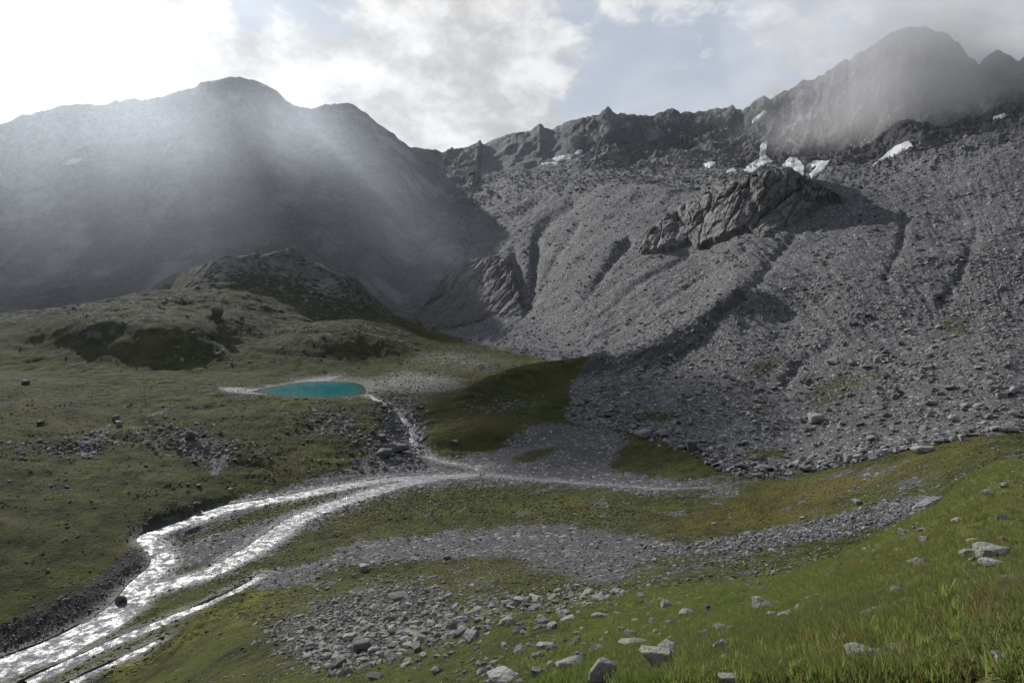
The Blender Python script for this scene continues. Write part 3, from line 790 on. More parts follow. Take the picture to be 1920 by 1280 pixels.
# ------------------------------------------------------------------ rock material
def rock_mat(name, base, var, lichen=0.0, mottle=3.0):
    m, nt = newmat(name)
    tcn = nt.new('ShaderNodeTexCoord'); pos = tcn.outputs['Object']
    oi = nt.new('ShaderNodeObjectInfo'); rnd = oi.outputs['Random']
    n = nt.noise(pos, mottle, 6, 0.65); n2 = nt.noise(pos, mottle * 5, 4, 0.6)
    c = nt.mix(rnd, C(*[v * (1 - var) for v in base]), C(*[v * (1 + var) for v in base]))
    c = nt.mix(nt.ss(n, 0.35, 0.7), c, nt.mix(1.0, c, C(0.55, 0.55, 0.56), 'MULTIPLY'))
    if lichen:
        c = nt.mix(nt.math('MULTIPLY', nt.ss(nt.noise(pos, mottle * 1.7, 6, 0.7), 0.5, 0.62), lichen), c, C(0.26, 0.26, 0.13))
    b = nt.bump(nt.math('ADD', n, nt.math('MULTIPLY', n2, 0.35)), 0.7, 0.25)
    finish(nt, c, 0.9, b, 0.2)
    return m


mat_rock = rock_mat('grey_stone', (0.19, 0.188, 0.185), 0.5)
mat_pale = rock_mat('pale_stone', (0.29, 0.285, 0.265), 0.15, 0.25, 1.5)
mat_darkrock = rock_mat('dark_stone', (0.12, 0.118, 0.116), 0.15, 0.1, 1.5)
mat_lichen = rock_mat('lichen_stone', (0.23, 0.225, 0.205), 0.3, 0.8, 3.0)

# ------------------------------------------------------------------ rock outcrops on the slope: finer sheets of cliff, pushed out of the scree
def worley(u, v):
    """cell value and distance to the cell border"""
    ui = np.floor(u).astype(np.int64); vi = np.floor(v).astype(np.int64)
    f1 = np.full(u.shape, 9.0); f2 = np.full(u.shape, 9.0); val = np.zeros(u.shape)
    for du in (-1, 0, 1):
        for dv in (-1, 0, 1):
            h = _perm[_perm[(ui + du) & 1023] + ((vi + dv) & 1023)]
            d = np.hypot(ui + du + (h % 31) / 31.0 - u, vi + dv + (h % 37) / 37.0 - v)
            near_ = d < f1
            f2 = np.where(near_, f1, np.minimum(f2, d)); val = np.where(near_, (h % 101) / 101.0, val); f1 = np.minimum(f1, d)
    return val, f2 - f1


def outcrop(name, poly, depth, wl, tr, label, mat, seed, stretch=1.0):
    xs = [p[0] for p in poly]; ys = [p[1] for p in poly]
    gx_ = np.arange(min(xs) - 6, max(xs) + 7, 1.0)
    xs_s = np.linspace(min(xs), max(xs), 40); yc_s = []
    for x_ in xs_s:
        yy_ = np.arange(min(ys), max(ys), 1.0); ins = poly_sd(np.full(len(yy_), x_), yy_, poly) > 0
        yc_s.append(yy_[ins].mean() if ins.any() else (yc_s[-1] if yc_s else ys[0]))
    i0 = np.searchsorted(px_in, gx_[0]); i1 = np.searchsorted(px_in, gx_[-1])
    off = 60
    az = np.linspace(AZ[off + i0], AZ[off + i1], int((i1 - i0) * 2.2))
    tt = np.linspace(tr[0], tr[1], 300)
    ii = np.interp(az, AZ, np.arange(NA)); jj = np.interp(tt, trow, np.arange(NR))
    i = ii.astype(int); fi = (ii - i)[:, None]; j = jj.astype(int); fj = (jj - j)[None, :]; j1 = np.minimum(j + 1, NR - 1)

    def smp(Q):
        return (Q[i][:, j] * (1 - fi) + Q[i + 1][:, j] * fi) * (1 - fj) + (Q[i][:, j1] * (1 - fi) + Q[i + 1][:, j1] * fi) * fj
    x = smp(X); y = smp(Y); z = smp(ZB)
    px, py = project(x, y, z)
    sd = poly_sd(px, py, poly) + 5 * fbm(x, y, 14, 3)
    m = sstep(sd, -1, 9)
    r = np.hypot(x, y); a = np.arctan2(x, y)
    # buttresses split by clefts that run down to the left, with blocky breaks
    u = a * r * stretch - z * 0.75; v = z * 0.6
    wu = u + 0.35 * wl * fbm(u, v, wl * 1.3, 3, 0.5, off=seed + 7)
    big = np.abs(perlin(wu / wl + seed, v / (wl * 2.2))) ; big = np.clip(big * 2.6, 0, 1) ** 0.5          # 0 in a cleft, 1 on a buttress
    mid = np.abs(perlin(wu / (wl * 0.36) + 5 + seed, v / (wl * 0.7))); mid = np.clip(mid * 2.4, 0, 1) ** 0.6
    fin = fbm(u + 30, z, wl * 0.22, 4, 0.65, True, off=seed + 3)
    c1, e1 = worley(wu / (wl * 0.42), v / (wl * 0.75) + seed); c2, e2 = worley(wu / (wl * 0.16) + 9, v / (wl * 0.22) + seed)
    ytop = np.min([p[1] for p in poly]); ybot = np.max([p[1] for p in poly])
    yc = np.interp(px, xs_s, yc_s); hh = np.clip(0.5 + (yc - py) / 70.0, 0, 1)                            # 0 at the foot, 1 at the top
    d = m * depth * (0.0 + 0.50 * big + 0.14 * mid + 0.40 * c1 + 0.20 * c2 + 0.16 * fin - 0.26 * (1 - sstep(e1, 0, 0.16)) - 0.10 * (1 - sstep(e2, 0, 0.16))) \
        * (0.45 + 0.75 * hh) - (1 - m) * 2.2
    nx, ny = -np.sin(a) - 0.30, -np.cos(a); nn = np.hypot(nx, ny)
    x = x + d * 0.9 * nx / nn; y = y + d * 0.9 * ny / nn; z = z + d * 0.30
    ids = np.arange(x.size).reshape(x.shape)
    q = np.stack([ids[:-1, :-1], ids[1:, :-1], ids[1:, 1:], ids[:-1, 1:]], -1).reshape(-1, 4)
    keep = (sd[:-1, :-1] > -7).ravel()
    q = q[keep]; idu, inv = np.unique(q, return_inverse=True)
    me = mesh_from(name, np.stack([x.ravel(), y.ravel(), z.ravel()], 1)[idu], inv.reshape(-1, 4), mat, False)
    add(name, me, label=label, cat='rock outcrop')


mat_cliff = rock_mat('cliff_stone', (0.15, 0.147, 0.141), 0.05, 0.0, 0.2)
outcrop('rock_outcrop', [(1188, 478), (1215, 440), (1255, 405), (1300, 380), (1340, 362), (1395, 346), (1440, 336), (1480, 322), (1515, 338), (1545, 348), (1575, 364),
                         (1590, 378), (1540, 388), (1518, 402), (1500, 420), (1470, 428), (1435, 448), (1400, 436), (1350, 455), (1310, 472), (1290, 458), (1255, 478)],
        17, 32, (16.5, 20.9), 'large furrowed grey rock outcrop jutting from the top of the scree slope', mat_cliff, 3)
mat_cliff2 = rock_mat('shade_tinted_cliff_stone', (0.085, 0.08, 0.075), 0.05, 0.0, 0.2)  # stone colour darkened to stand in for the shade on this cliff face
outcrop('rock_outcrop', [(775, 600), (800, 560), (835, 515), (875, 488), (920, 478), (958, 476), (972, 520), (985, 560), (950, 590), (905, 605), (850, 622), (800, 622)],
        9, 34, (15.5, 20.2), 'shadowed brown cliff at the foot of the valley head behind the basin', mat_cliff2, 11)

# ------------------------------------------------------------------ water
def water_mat(name, color, rough, bump_scale, bump_str, foam, foam_scale=0.9, rough_hi=0.75):
    m, nt = newmat(name)
    tcn = nt.new('ShaderNodeTexCoord'); pos = tcn.outputs['Object']
    n = nt.noise(pos, bump_scale, 4, 0.65); n2 = nt.noise(pos, bump_scale * 3.3, 3, 0.6)
    f = nt.ss(nt.noise(pos, foam_scale, 5, 0.7), 0.5, 0.66, 0.0, foam)
    c = nt.mix(f, color, C(0.62, 0.64, 0.66))
    b = nt.bump(nt.math('ADD', n, nt.math('MULTIPLY', n2, 0.5)), bump_str, 0.25)
    rv = nt.ss(nt.noise(pos, 0.5, 7, 0.75), 0.34, 0.58, rough, rough_hi)
    finish(nt, c, rv, b, 0.5)
    return m


mat_river = water_mat('river_water', C(0.05, 0.056, 0.06), 0.2, 1.0, 0.95, 0.35, 0.7, 0.85)
mat_fall = water_mat('white_water', C(0.05, 0.054, 0.056), 0.4, 1.6, 1.0, 0.9, 0.45)


def ribbon_parts(q, nacross=9):
    t = np.gradient(q[:, :2], axis=0); t /= np.maximum(np.linalg.norm(t, axis=1, keepdims=True), 1e-6)
    n = np.stack([-t[:, 1], t[:, 0]], 1)
    V = []
    for k in range(len(q)):
        for a in np.linspace(-1.3, 1.3, nacross):
            V.append((q[k, 0] + n[k, 0] * a * q[k, 3], q[k, 1] + n[k, 1] * a * q[k, 3], q[k, 2] - 0.10 * (abs(a) > 1.2)))
    V = np.array(V); ids = np.arange(len(V)).reshape(len(q), nacross)
    Q = np.stack([ids[:-1, :-1], ids[1:, :-1], ids[1:, 1:], ids[:-1, 1:]], -1).reshape(-1, 4)
    return V, Q


def water(name, courses, mat, label):
    Vs, Qs, n = [], [], 0
    for k, q in enumerate(courses):
        V, Q = ribbon_parts(q); V[:, 2] += -0.03 + 0.006 * k
        Vs.append(V); Qs.append(Q + n); n += len(V)
    me = mesh_from(name, np.concatenate(Vs), np.concatenate(Qs), mat)
    # face up
    if me.polygons[0].normal.z < 0:
        me.flip_normals()
    add(name, me, kind='structure', label=label)


water('river', [RIVER_A, RIVER_B], mat_river, 'glittering braided river winding across the gravel at the left')
water('stream', [STREAM_C], mat_river, 'narrow glittering side stream right of the main river')
water('stream', [STREAM_E], mat_river, 'thin rivulet through yellow moss in the lower left corner')
water('stream', [STREAM_R], mat_river, 'shallow stream crossing the gravel fan towards the river')
water('waterfall_stream', [STREAM_D], mat_fall, 'white cascading stream falling from the lake to the river')


def sheet(name, poly, z, mat, n=160, attr=False, kind='structure', label=None):
    poly = np.array(poly); x0, y0 = poly.min(0) - 2; x1, y1 = poly.max(0) + 2
    gx_, gy_ = np.meshgrid(np.linspace(x0, x1, n), np.linspace(y0, y1, n), indexing='ij')
    sd = poly_sd(gx_, gy_, [tuple(p) for p in poly])
    ids = np.arange(n * n).reshape(n, n)
    q = np.stack([ids[:-1, :-1], ids[1:, :-1], ids[1:, 1:], ids[:-1, 1:]], -1)
    q = q[(sd[:-1, :-1] > -1.5)]
    idu, inv = np.unique(q, return_inverse=True)
    V = np.stack([gx_.ravel(), gy_.ravel(), np.full(n * n, z)], 1)[idu]
    me = mesh_from(name, V, inv.reshape(-1, 4), mat)
    at = me.attributes.new('depth', 'FLOAT', 'POINT'); at.data.foreach_set('value', sd.ravel()[idu].astype(np.float32))
    return add(name, me, kind=kind, label=label)


mat_lake, nt = newmat('lake_water')
tcn = nt.new('ShaderNodeTexCoord'); pos = tcn.outputs['Object']
dep = nt.attr('depth').outputs['Fac']
nn = nt.noise(pos, 0.12, 4, 0.6)
dd = nt.math('ADD', dep, nt.math('MULTIPLY_ADD', nn, 8.0, -4.0))
lc = nt.mix(nt.ss(dd, 0.5, 7.0), C(0.075, 0.095, 0.075), C(0.02, 0.15, 0.15))
lc = nt.mix(nt.ss(dd, 5.0, 14.0), lc, C(0.007, 0.14, 0.155))
finish(nt, lc, 0.07, nt.bump(nt.noise(pos, 1.2, 3, 0.6), 0.10, 0.08), 0.5)
sheet('lake', LAKE, LAKE_Z + 0.03, mat_lake, label='small turquoise mountain lake on the grassy shelf')
mat_pool = water_mat('pool_water', C(0.09, 0.1, 0.11), 0.08, 1.0, 0.12, 0.1)
PQ = POOL_Q.copy(); PQ[:, 3] *= np.sqrt(np.clip(1 - np.linspace(-1, 1, len(PQ)) ** 2, 0.15, 1))
water('pool', [PQ], mat_pool, 'small still pool on the gravel below the cascade')

# ------------------------------------------------------------------ snow
mat_snow, nt = newmat('old_snow')
tcn = nt.new('ShaderNodeTexCoord'); pos = tcn.outputs['Object']
sn = nt.noise(pos, 0.15, 5, 0.6)
finish(nt, nt.mix(nt.ss(sn, 0.4, 0.75), C(0.46, 0.47, 0.48), C(0.30, 0.30, 0.30)), 0.7, nt.bump(sn, 0.4, 1.0), 0.3)


def snow(poly, rmin, label, step=1.0, lift=1.0):
    xs = [p[0] for p in poly]; ys = [p[1] for p in poly]
    gx_ = np.arange(min(xs) - 2, max(xs) + 3, step); gy_ = np.arange(min(ys) - 2, max(ys) + 3, step)
    V = np.zeros((len(gx_), len(gy_), 3)); sd = np.zeros(V.shape[:2]); ok = np.ones(V.shape[:2], bool)
    for i, a in enumerate(gx_):
        for j, b in enumerate(gy_):
            g = ground(a, b, rmin)
            if g is None:
                ok[i, j] = False; continue
            V[i, j] = g
    PXg, PYg = np.meshgrid(gx_, gy_, indexing='ij')
    sd = poly_sd(PXg, PYg, poly) + 2.0 * fbm(PXg, PYg, 7, 4, 0.6)
    for _ in range(10):                                                     # snow smooths over the blocks beneath
        W_ = np.pad(V, ((1, 1), (1, 1), (0, 0)), mode='edge')
        Sm = (W_[:-2, 1:-1] + W_[2:, 1:-1] + W_[1:-1, :-2] + W_[1:-1, 2:] + 2 * V) / 6
        V = np.where((np.linalg.norm(Sm - V, axis=-1) < 12)[..., None], Sm, V)
    V[..., 2] += np.where(sd > 0, lift + 0.6, -2.0)
    rng_ = np.hypot(V[..., 0], V[..., 1]); V[..., 0] *= 1 - 1.2 / np.maximum(rng_, 1) * (sd > 0); V[..., 1] *= 1 - 1.2 / np.maximum(rng_, 1) * (sd > 0)
    ids = np.arange(sd.size).reshape(sd.shape)
    q = np.stack([ids[:-1, :-1], ids[1:, :-1], ids[1:, 1:], ids[:-1, 1:]], -1)
    rr = np.hypot(V[..., 0], V[..., 1])
    jump = np.maximum.reduce([np.abs(rr[:-1, :-1] - rr[1:, 1:]), np.abs(rr[1:, :-1] - rr[:-1, 1:])]) < 90
    keep = (np.maximum.reduce([sd[:-1, :-1], sd[1:, :-1], sd[1:, 1:], sd[:-1, 1:]]) > 0) & jump & ok[:-1, :-1] & ok[1:, 1:]
    q = q[keep]
    if len(q) == 0:
        return
    idu, inv = np.unique(q, return_inverse=True)
    me = mesh_from('snow_patch', V.reshape(-1, 3)[idu], inv.reshape(-1, 4), mat_snow)
    add('snow_patch', me, label=label, cat='snow patch', group='old snow patches below the ridge')


SNOW = [
    ([(1036, 298), (1050, 293), (1062, 292), (1076, 290), (1070, 299), (1048, 303)], 900, 'grey-white snow patch under the small ridge tower, larger of two'),
    ([(1076, 290), (1083, 283), (1093, 283), (1086, 291)], 900, 'tiny snow patch just right of the larger one under the ridge tower'),
    ([(1016, 307), (1046, 305), (1046, 308.5), (1018, 310)], 900, 'thin straight snow streak on the rubble below the ridge'),
    ([(1318, 309), (1332, 305), (1344, 306), (1332, 316)], 900, 'small snow patch left of the shaded snow gully'),
    ([(1312, 340), (1330, 335), (1348, 333), (1335, 350), (1322, 349)], 900, 'faint snow patch low above the moraine crest'),
    ([(1360, 322), (1376, 316), (1382, 322), (1366, 331)], 900, 'small snow patch just left of the forked snow gully'),
    ([(1388, 338), (1400, 312), (1424, 300), (1427, 270), (1440, 266), (1436, 292), (1450, 304), (1428, 312), (1412, 326), (1398, 340)], 900, 'forked shaded snow gully running up into the ridge'),
    ([(1466, 312), (1480, 297), (1494, 297), (1508, 312), (1507, 334), (1494, 332), (1490, 322), (1474, 328)], 800, 'bright snow tongue at the cliff foot, left of a pair'),
    ([(1512, 312), (1526, 303), (1556, 303), (1546, 318), (1522, 336), (1518, 328), (1532, 315)], 800, 'bright snow tongue at the cliff foot, right of a pair'),
    ([(1632, 316), (1652, 298), (1678, 276), (1704, 266), (1714, 278), (1692, 282), (1672, 294), (1648, 306)], 750, 'large bright snow strip on the left flank of the moraine cone'),
    ([(1410, 229), (1422, 217), (1436, 206), (1438, 211), (1424, 224), (1413, 231)], 900, 'narrow snow streak high on the ridge left of the peak'),
    ([(1862, 222), (1880, 215), (1890, 217), (1876, 223)], 900, 'small snow streak below the far right summit'),
    ([(123, 308), (138, 299), (153, 299), (142, 306), (130, 309)], 800, 'pale snow patch high on the hazy left mountain'),
]
for a in SNOW:
    snow(a[0], a[1], a[2])

# ------------------------------------------------------------------ boulders
def hull_rock(npts, flat=0.75, seed=0, sub=0, jag=0.0):
    r = np.random.default_rng(seed)
    p = r.normal(size=(npts, 3)); p /= np.linalg.norm(p, axis=1, keepdims=True)
    p *= (0.75 + 0.35 * r.random((npts, 1))); p = np.sign(p) * np.abs(p) ** 0.8
    p *= np.array([1.0, 0.72 + 0.25 * r.random(), flat * (0.8 + 0.3 * r.random())])
    bm = bmesh.new()
    for v in p:
        bm.verts.new(v * 0.5)
    res = bmesh.ops.convex_hull(bm, input=bm.verts)
    for e in list(res['geom_interior']) + list(res['geom_unused']):
        if isinstance(e, bmesh.types.BMVert) and e.is_valid:
            bm.verts.remove(e)
    if sub:
        bmesh.ops.bevel(bm, geom=bm.edges[:], offset=0.025, segments=1, affect='EDGES', clamp_overlap=True)
        bmesh.ops.triangulate(bm, faces=bm.faces[:])
        bmesh.ops.subdivide_edges(bm, edges=[e for e in bm.edges if e.calc_length() > 0.12], cuts=2, use_grid_fill=True)
        bmesh.ops.triangulate(bm, faces=bm.faces[:])
        bm.normal_update()
        for v in bm.verts:
            c = v.co
            n = math.sin(c.x * 9 + seed) * math.cos(c.y * 11 - seed) * math.sin(c.z * 13 + 2 * seed)
            f = float(fbm(np.array([c.x * 3 + c.z * 2]), np.array([c.y * 3 - c.z]), 0.8, 3, 0.6, True, off=seed)[0])
            v.co = c + v.normal * (jag * (0.5 * n + f))
    else:
        bmesh.ops.triangulate(bm, faces=bm.faces[:])
    me = bpy.data.meshes.new('boulder'); bm.to_mesh(me); bm.free()
    return me


ROCKS_LO = [hull_rock(13 + (i % 4) * 2, 0.62 + 0.06 * (i % 4), i + 1) for i in range(14)]
ROCKS_HI = [hull_rock(16 + (i % 3) * 3, 0.55 + 0.09 * (i % 3), 50 + i, 1, 0.035) for i in range(8)]


def boulder_obj(me, loc, dim, rot, mat, label, group=None):
    o = bpy.data.objects.new('boulder', me); col.objects.link(o)
    o.location = loc; o.rotation_euler = rot; o.scale = dim
    o.material_slots  # data-level materials are shared; override on the object
    if len(me.materials) == 0:
        me.materials.append(mat_rock)
    o.material_slots[0].link = 'OBJECT'; o.material_slots[0].material = mat
    o['label'] = label; o['category'] = 'boulder'
    if group:
        o['group'] = group
    return o


NAMED = [  # px, py of the base, width px, height px, material, label
    (1760, 562, 22, 16, 'd', 'big dark block with a long shadow, alone high on the right-hand scree'),
    (1563, 683, 24, 13, 'p', 'pale rounded boulder on the mid scree, left of a pale square one'),
    (1645, 680, 13, 14, 'p', 'pale squarish boulder on the mid scree, right of the rounded one'),
    (1625, 690, 20, 8, 'g', 'flat grey slab lying just below two pale scree boulders'),
    (1530, 792, 36, 22, 'p', 'large pale boulder with turf at its foot low on the scree'),
    (1578, 797, 12, 8, 'p', 'small pale stone right of the large pale scree boulder'),
    (1293, 846, 40, 28, 'd', 'huge dark flat-faced block at the edge of the green flat'),
    (1206, 820, 30, 22, 'g', 'rounded grey block at the left end of the boulder wall'),
    (1245, 818, 32, 20, 'g', 'broad grey block in the middle of the boulder wall'),
    (1276, 815, 18, 18, 'g', 'upright grey block beside the huge dark block'),
    (1432, 882, 40, 12, 'g', 'long low slab at the foot of the boulder field'),
    (1510, 884, 28, 16, 'g', 'dark-sided block at the grass edge below the scree'),
    (1592, 866, 22, 20, 'g', 'tall grey block poking up above the grass edge'),
    (1730, 848, 40, 14, 'l', 'broad pale slab where the scree meets the grass'),
    (1802, 828, 14, 16, 'p', 'pale upright stone at the upper grass edge'),
    (1893, 812, 30, 14, 'd', 'dark rock face at the right end of the grass edge'),
    (1140, 742, 10, 12, 'g', 'small standing stone in the shaded rubble pile'),
    (1125, 762, 14, 10, 'g', 'pale grey stone in the shaded rubble, above its left edge'),
    (1100, 758, 12, 12, 'g', 'leftmost stone of the shaded rubble pile'),
    (1140, 782, 26, 14, 'g', 'largest boulder of the shaded rubble pile'),
    (748, 846, 46, 20, 'd', 'wide dark flat-topped boulder at the foot of the cascade'),
    (722, 856, 34, 20, 'd', 'dark wedge-shaped boulder left of the flat-topped one'),
    (716, 826, 30, 16, 'd', 'dark boulder above the wedge beside the cascade'),
    (720, 765, 16, 8, 'd', 'dark stone at the head of the cascade'),
    (855, 832, 15, 10, 'g', 'angular stone at the foot of the dark turf bank'),
    (678, 884, 13, 9, 'g', 'lone dark stone on the gravel beside the river'),
    (357, 824, 20, 18, 'd', 'dark rounded boulder standing on the turf terrace'),
    (408, 593, 28, 24, 'd', 'very large dark boulder on the hill behind the lake'),
    (48, 720, 17, 9, 'd', 'dark boulder on the flat meadow at the far left'),
    (218, 786, 14, 9, 'g', 'grey slab standing on the terrace, upper of two'),
    (221, 797, 18, 10, 'g', 'grey slab standing on the terrace, lower of two'),
    (77, 795, 14, 8, 'g', 'grey stone on the turf at the left edge'),
    (595, 791, 11, 7, 'g', 'pale-topped stone below the lake rim'),
    (326, 1014, 0, 0, 'g', ''),
    (228, 1132, 20, 16, 'd', 'dark round boulder in the edge of the river'),
    (352, 909, 9, 4, 'p', 'white stone on the turf bank, left of a pair'),
    (373, 911, 12, 5, 'p', 'white stone on the turf bank, right of a pair'),
    (369, 948, 14, 9, 'd', 'dark stone above the river bend'),
    (680, 1070, 30, 16, 'p', 'large pale boulder at the edge of the gravel strip'),
    (840, 1048, 18, 11, 'd', 'dark boulder on the turf beside the gravel strip'),
    (750, 1122, 46, 15, 'd', 'long dark slab lying on the stony slope'),
    (705, 1140, 26, 10, 'p', 'pale flat boulder below the long dark slab'),
    (735, 1167, 16, 14, 'd', 'small dark cube-like stone in the rubble'),
    (775, 1175, 34, 18, 'l', 'pale angular boulder in the middle of the rubble'),
    (678, 1222, 48, 30, 'd', 'large dark angular boulder low on the stony slope'),
    (655, 1200, 32, 16, 'l', 'pale boulder behind the large dark angular one'),
    (780, 1222, 34, 18, 'l', 'pale block right of the large dark angular one'),
    (818, 1262, 24, 16, 'l', 'small pale block near the bottom edge of the slope'),
    (705, 1272, 34, 12, 'd', 'dark low stone at the bottom edge of the picture'),
    (950, 1170, 32, 14, 'l', 'grey lichen-spotted boulder on the grassy slope'),
    (1058, 1152, 30, 10, 'l', 'flat pale slab, upper of two on the grass'),
    (1064, 1161, 36, 9, 'l', 'flat pale slab, lower of two on the grass'),
    (905, 1178, 26, 8, 'd', 'flat dark stone left of the lichen-spotted boulder'),
    (1022, 1216, 36, 15, 'p', 'pale pinkish boulder in the red-brown grass'),
    (1605, 946, 22, 12, 'p', 'pale boulder alone on the grass beyond the stone strip'),
    (1505, 972, 12, 6, 'p', 'small white stone on the grass left of the stone strip'),
    (1340, 983, 12, 6, 'p', 'small pale stone on the golden grass'),
    (1450, 1034, 18, 6, 'p', 'flat pale stone below the stone strip'),
    (1798, 980, 26, 9, 'p', 'pale slab lying on the near grassy spur'),
    (1825, 1016, 28, 10, 'p', 'narrow pale slab lower on the near grassy spur'),
    (1858, 1044, 62, 26, 'l', 'lichen-covered slab half sunk in grass at the right'),
    (1856, 1060, 44, 14, 'p', 'white slab just below the lichen-covered one at the right'),
    (1892, 1102, 40, 22, 'l', 'lichen-green rounded rock at the right edge'),
    (1862, 1108, 26, 16, 'p', 'small pinkish-grey rock left of the rounded one at the right edge'),
    (1806, 1092, 26, 12, 'd', 'dark flat rock in the grass hollow'),
    (1702, 1150, 40, 30, 'l', 'upright lichen-yellow rock in the foreground grass'),
    (1650, 1158, 66, 16, 'l', 'long low lichen rock left of the upright yellow one'),
    (1512, 1128, 28, 14, 'p', 'pale block on the grass crest'),
    (1432, 1142, 50, 22, 'l', 'broad rock with a dark side on the grass crest'),
    (1446, 1156, 18, 12, 'p', 'small white stone below the broad crest rock'),
    (1325, 1146, 18, 17, 'g', 'small upright grey stone on the grass crest'),
    (1288, 1155, 32, 18, 'l', 'grey rock left of the small upright stone'),
    (1318, 1195, 36, 16, 'l', 'grey rock at the left of the foreground grass'),
    (1355, 1226, 34, 30, 'l', 'jagged grey rock in the left foreground grass'),
    (1318, 1216, 26, 22, 'g', 'dark jagged rock beside the grey one in the left foreground'),
    (1565, 1204, 26, 14, 'p', 'small bluish rock amid foreground grass'),
    (1616, 1232, 66, 24, 'l', 'wide lichen rock in the centre of the foreground grass'),
    (1690, 1222, 44, 14, 'l', 'low lichen rock right of the wide one in the foreground'),
    (1872, 1246, 38, 24, 'p', 'grey rock in the lower right grass'),
    (1798, 1228, 26, 18, 'g', 'half-hidden grey rock left of the one in the lower right grass'),
    (1238, 1246, 74, 46, 'l', 'big split boulder, pale with a dark cleft, near the bottom'),
    (1262, 1226, 30, 26, 'p', 'pale triangular rock leaning on the big split boulder'),
    (1132, 1276, 62, 44, 'l', 'rough lichen-covered boulder near the bottom edge'),
    (1065, 1254, 62, 32, 'l', 'lichen-grey boulder left of the rough one near the bottom'),
    (1088, 1240, 24, 22, 'g', 'dark-faced block on the right of the lichen-grey boulder'),
    (1188, 1212, 60, 16, 'l', 'low broad rock behind the big split boulder'),
    (1005, 1268, 40, 20, 'l', 'lichen block left of the lichen-grey boulder'),
    (948, 1286, 76, 26, 'p', 'smooth bluish-grey boulder cut by the bottom edge'),
    (1372, 1286, 46, 20, 'l', 'pale rock cut by the bottom edge under the grass'),
    (905, 1262, 24, 10, 'p', 'small pale stone above the smooth bluish boulder'),
]
MATS = {'d': mat_darkrock, 'p': mat_pale, 'g': mat_rock, 'l': mat_lichen}
taken = []
for k, (px, py, w, h, mk, lb) in enumerate(NAMED):
    if w == 0:
        continue
    g = ground(px, min(py, 1278))
    if g is None:
        continue
    dist = float(np.linalg.norm(g)); W = w * dist / F * 0.9; Hh = h * dist / F * (1.2 if dist > 40 else 1.2)
    if py > 1279:
        W *= 1.0
    me = ROCKS_HI[k % len(ROCKS_HI)]
    yaw = -math.atan2(g[0], g[1]) + random.uniform(-0.5, 0.5)
    loc = (g[0], g[1], g[2] + Hh * 0.26)
    boulder_obj(me, loc, (W, W * 0.9, Hh * 1.25), (random.uniform(-0.15, 0.15), random.uniform(-0.2, 0.2), yaw), MATS[mk], lb)
    taken.append((g[0], g[1], W))
N_NAMED = len(taken)

# ------------------------------------------------------------------ scattered stones
cellA = np.abs(gx[:-1, :-1, 0] * gy[:-1, :-1, 1] - gx[:-1, :-1, 1] * gy[:-1, :-1, 0])   # plan area of each grid cell
inview = ((PX > -60) & (PX < 1980) & (PY > 120) & (PY < 1330))[:-1, :-1]


def sample(dens, n, r):
    w = (cellA * dens[:-1, :-1] * inview).ravel(); c = np.cumsum(w)
    i = np.searchsorted(c, r.random(n) * c[-1]); i = np.clip(i, 0, len(c) - 1)
    a, b = np.unravel_index(i, cellA.shape); u = r.random(n); v = r.random(n)
    x = X[a, b] * (1 - u) * (1 - v) + X[a + 1, b] * u * (1 - v) + X[a, b + 1] * (1 - u) * v + X[a + 1, b + 1] * u * v
    y = Y[a, b] * (1 - u) * (1 - v) + Y[a + 1, b] * u * (1 - v) + Y[a, b + 1] * (1 - u) * v + Y[a + 1, b + 1] * u * v
    return x, y, zat(x, y), a, b


clump = sstep(fbm(X, Y, 34, 4, 0.6, off=31), -0.15, 0.5)
dry = (CH > 0.6) & (lsd < -1.0)


def gn_scatter(name, pts, rot, scl, idx, meshes, mats, label, kind='stuff'):
    src = bpy.data.collections.new(name + '_source')
    for m in meshes:
        o = bpy.data.objects.new('stone_shape', m); src.objects.link(o)
    me = bpy.data.meshes.new(name)
    me.vertices.add(len(pts)); me.vertices.foreach_set('co', np.asarray(pts, np.float32).ravel())
    for an, ty, arr, key in (('rot', 'FLOAT_VECTOR', rot, 'vector'), ('scl', 'FLOAT_VECTOR', scl, 'vector'), ('pick', 'INT', idx, 'value')):
        at = me.attributes.new(an, ty, 'POINT')
        at.data.foreach_set(key, np.ascontiguousarray(arr, np.int32 if ty == 'INT' else np.float32).ravel())
    me.update()
    ng = bpy.data.node_groups.new(name + '_nodes', 'GeometryNodeTree')
    ng.interface.new_socket('Geometry', in_out='INPUT', socket_type='NodeSocketGeometry')
    ng.interface.new_socket('Geometry', in_out='OUTPUT', socket_type='NodeSocketGeometry')
    N = ng.nodes; L = ng.links
    gi = N.new('NodeGroupInput'); go = N.new('NodeGroupOutput'); iop = N.new('GeometryNodeInstanceOnPoints')
    ci = N.new('GeometryNodeCollectionInfo'); ci.inputs[0].default_value = src
    ci.inputs['Separate Children'].default_value = True; ci.inputs['Reset Children'].default_value = True
    iop.inputs['Pick Instance'].default_value = True

    def na(nm, ty):
        n = N.new('GeometryNodeInputNamedAttribute'); n.data_type = ty; n.inputs[0].default_value = nm
        return n.outputs[0]
    L.new(gi.outputs[0], iop.inputs['Points']); L.new(ci.outputs[0], iop.inputs['Instance'])
    L.new(na('pick', 'INT'), iop.inputs['Instance Index'])
    e2r = N.new('FunctionNodeEulerToRotation'); L.new(na('rot', 'FLOAT_VECTOR'), e2r.inputs[0]); L.new(e2r.outputs[0], iop.inputs['Rotation'])
    L.new(na('scl', 'FLOAT_VECTOR'), iop.inputs['Scale'])
    L.new(iop.outputs[0], go.inputs[0])
    o = add(name, me, kind=kind, label=label)
    md = o.modifiers.new('scatter', 'NODES'); md.node_group = ng
    return o


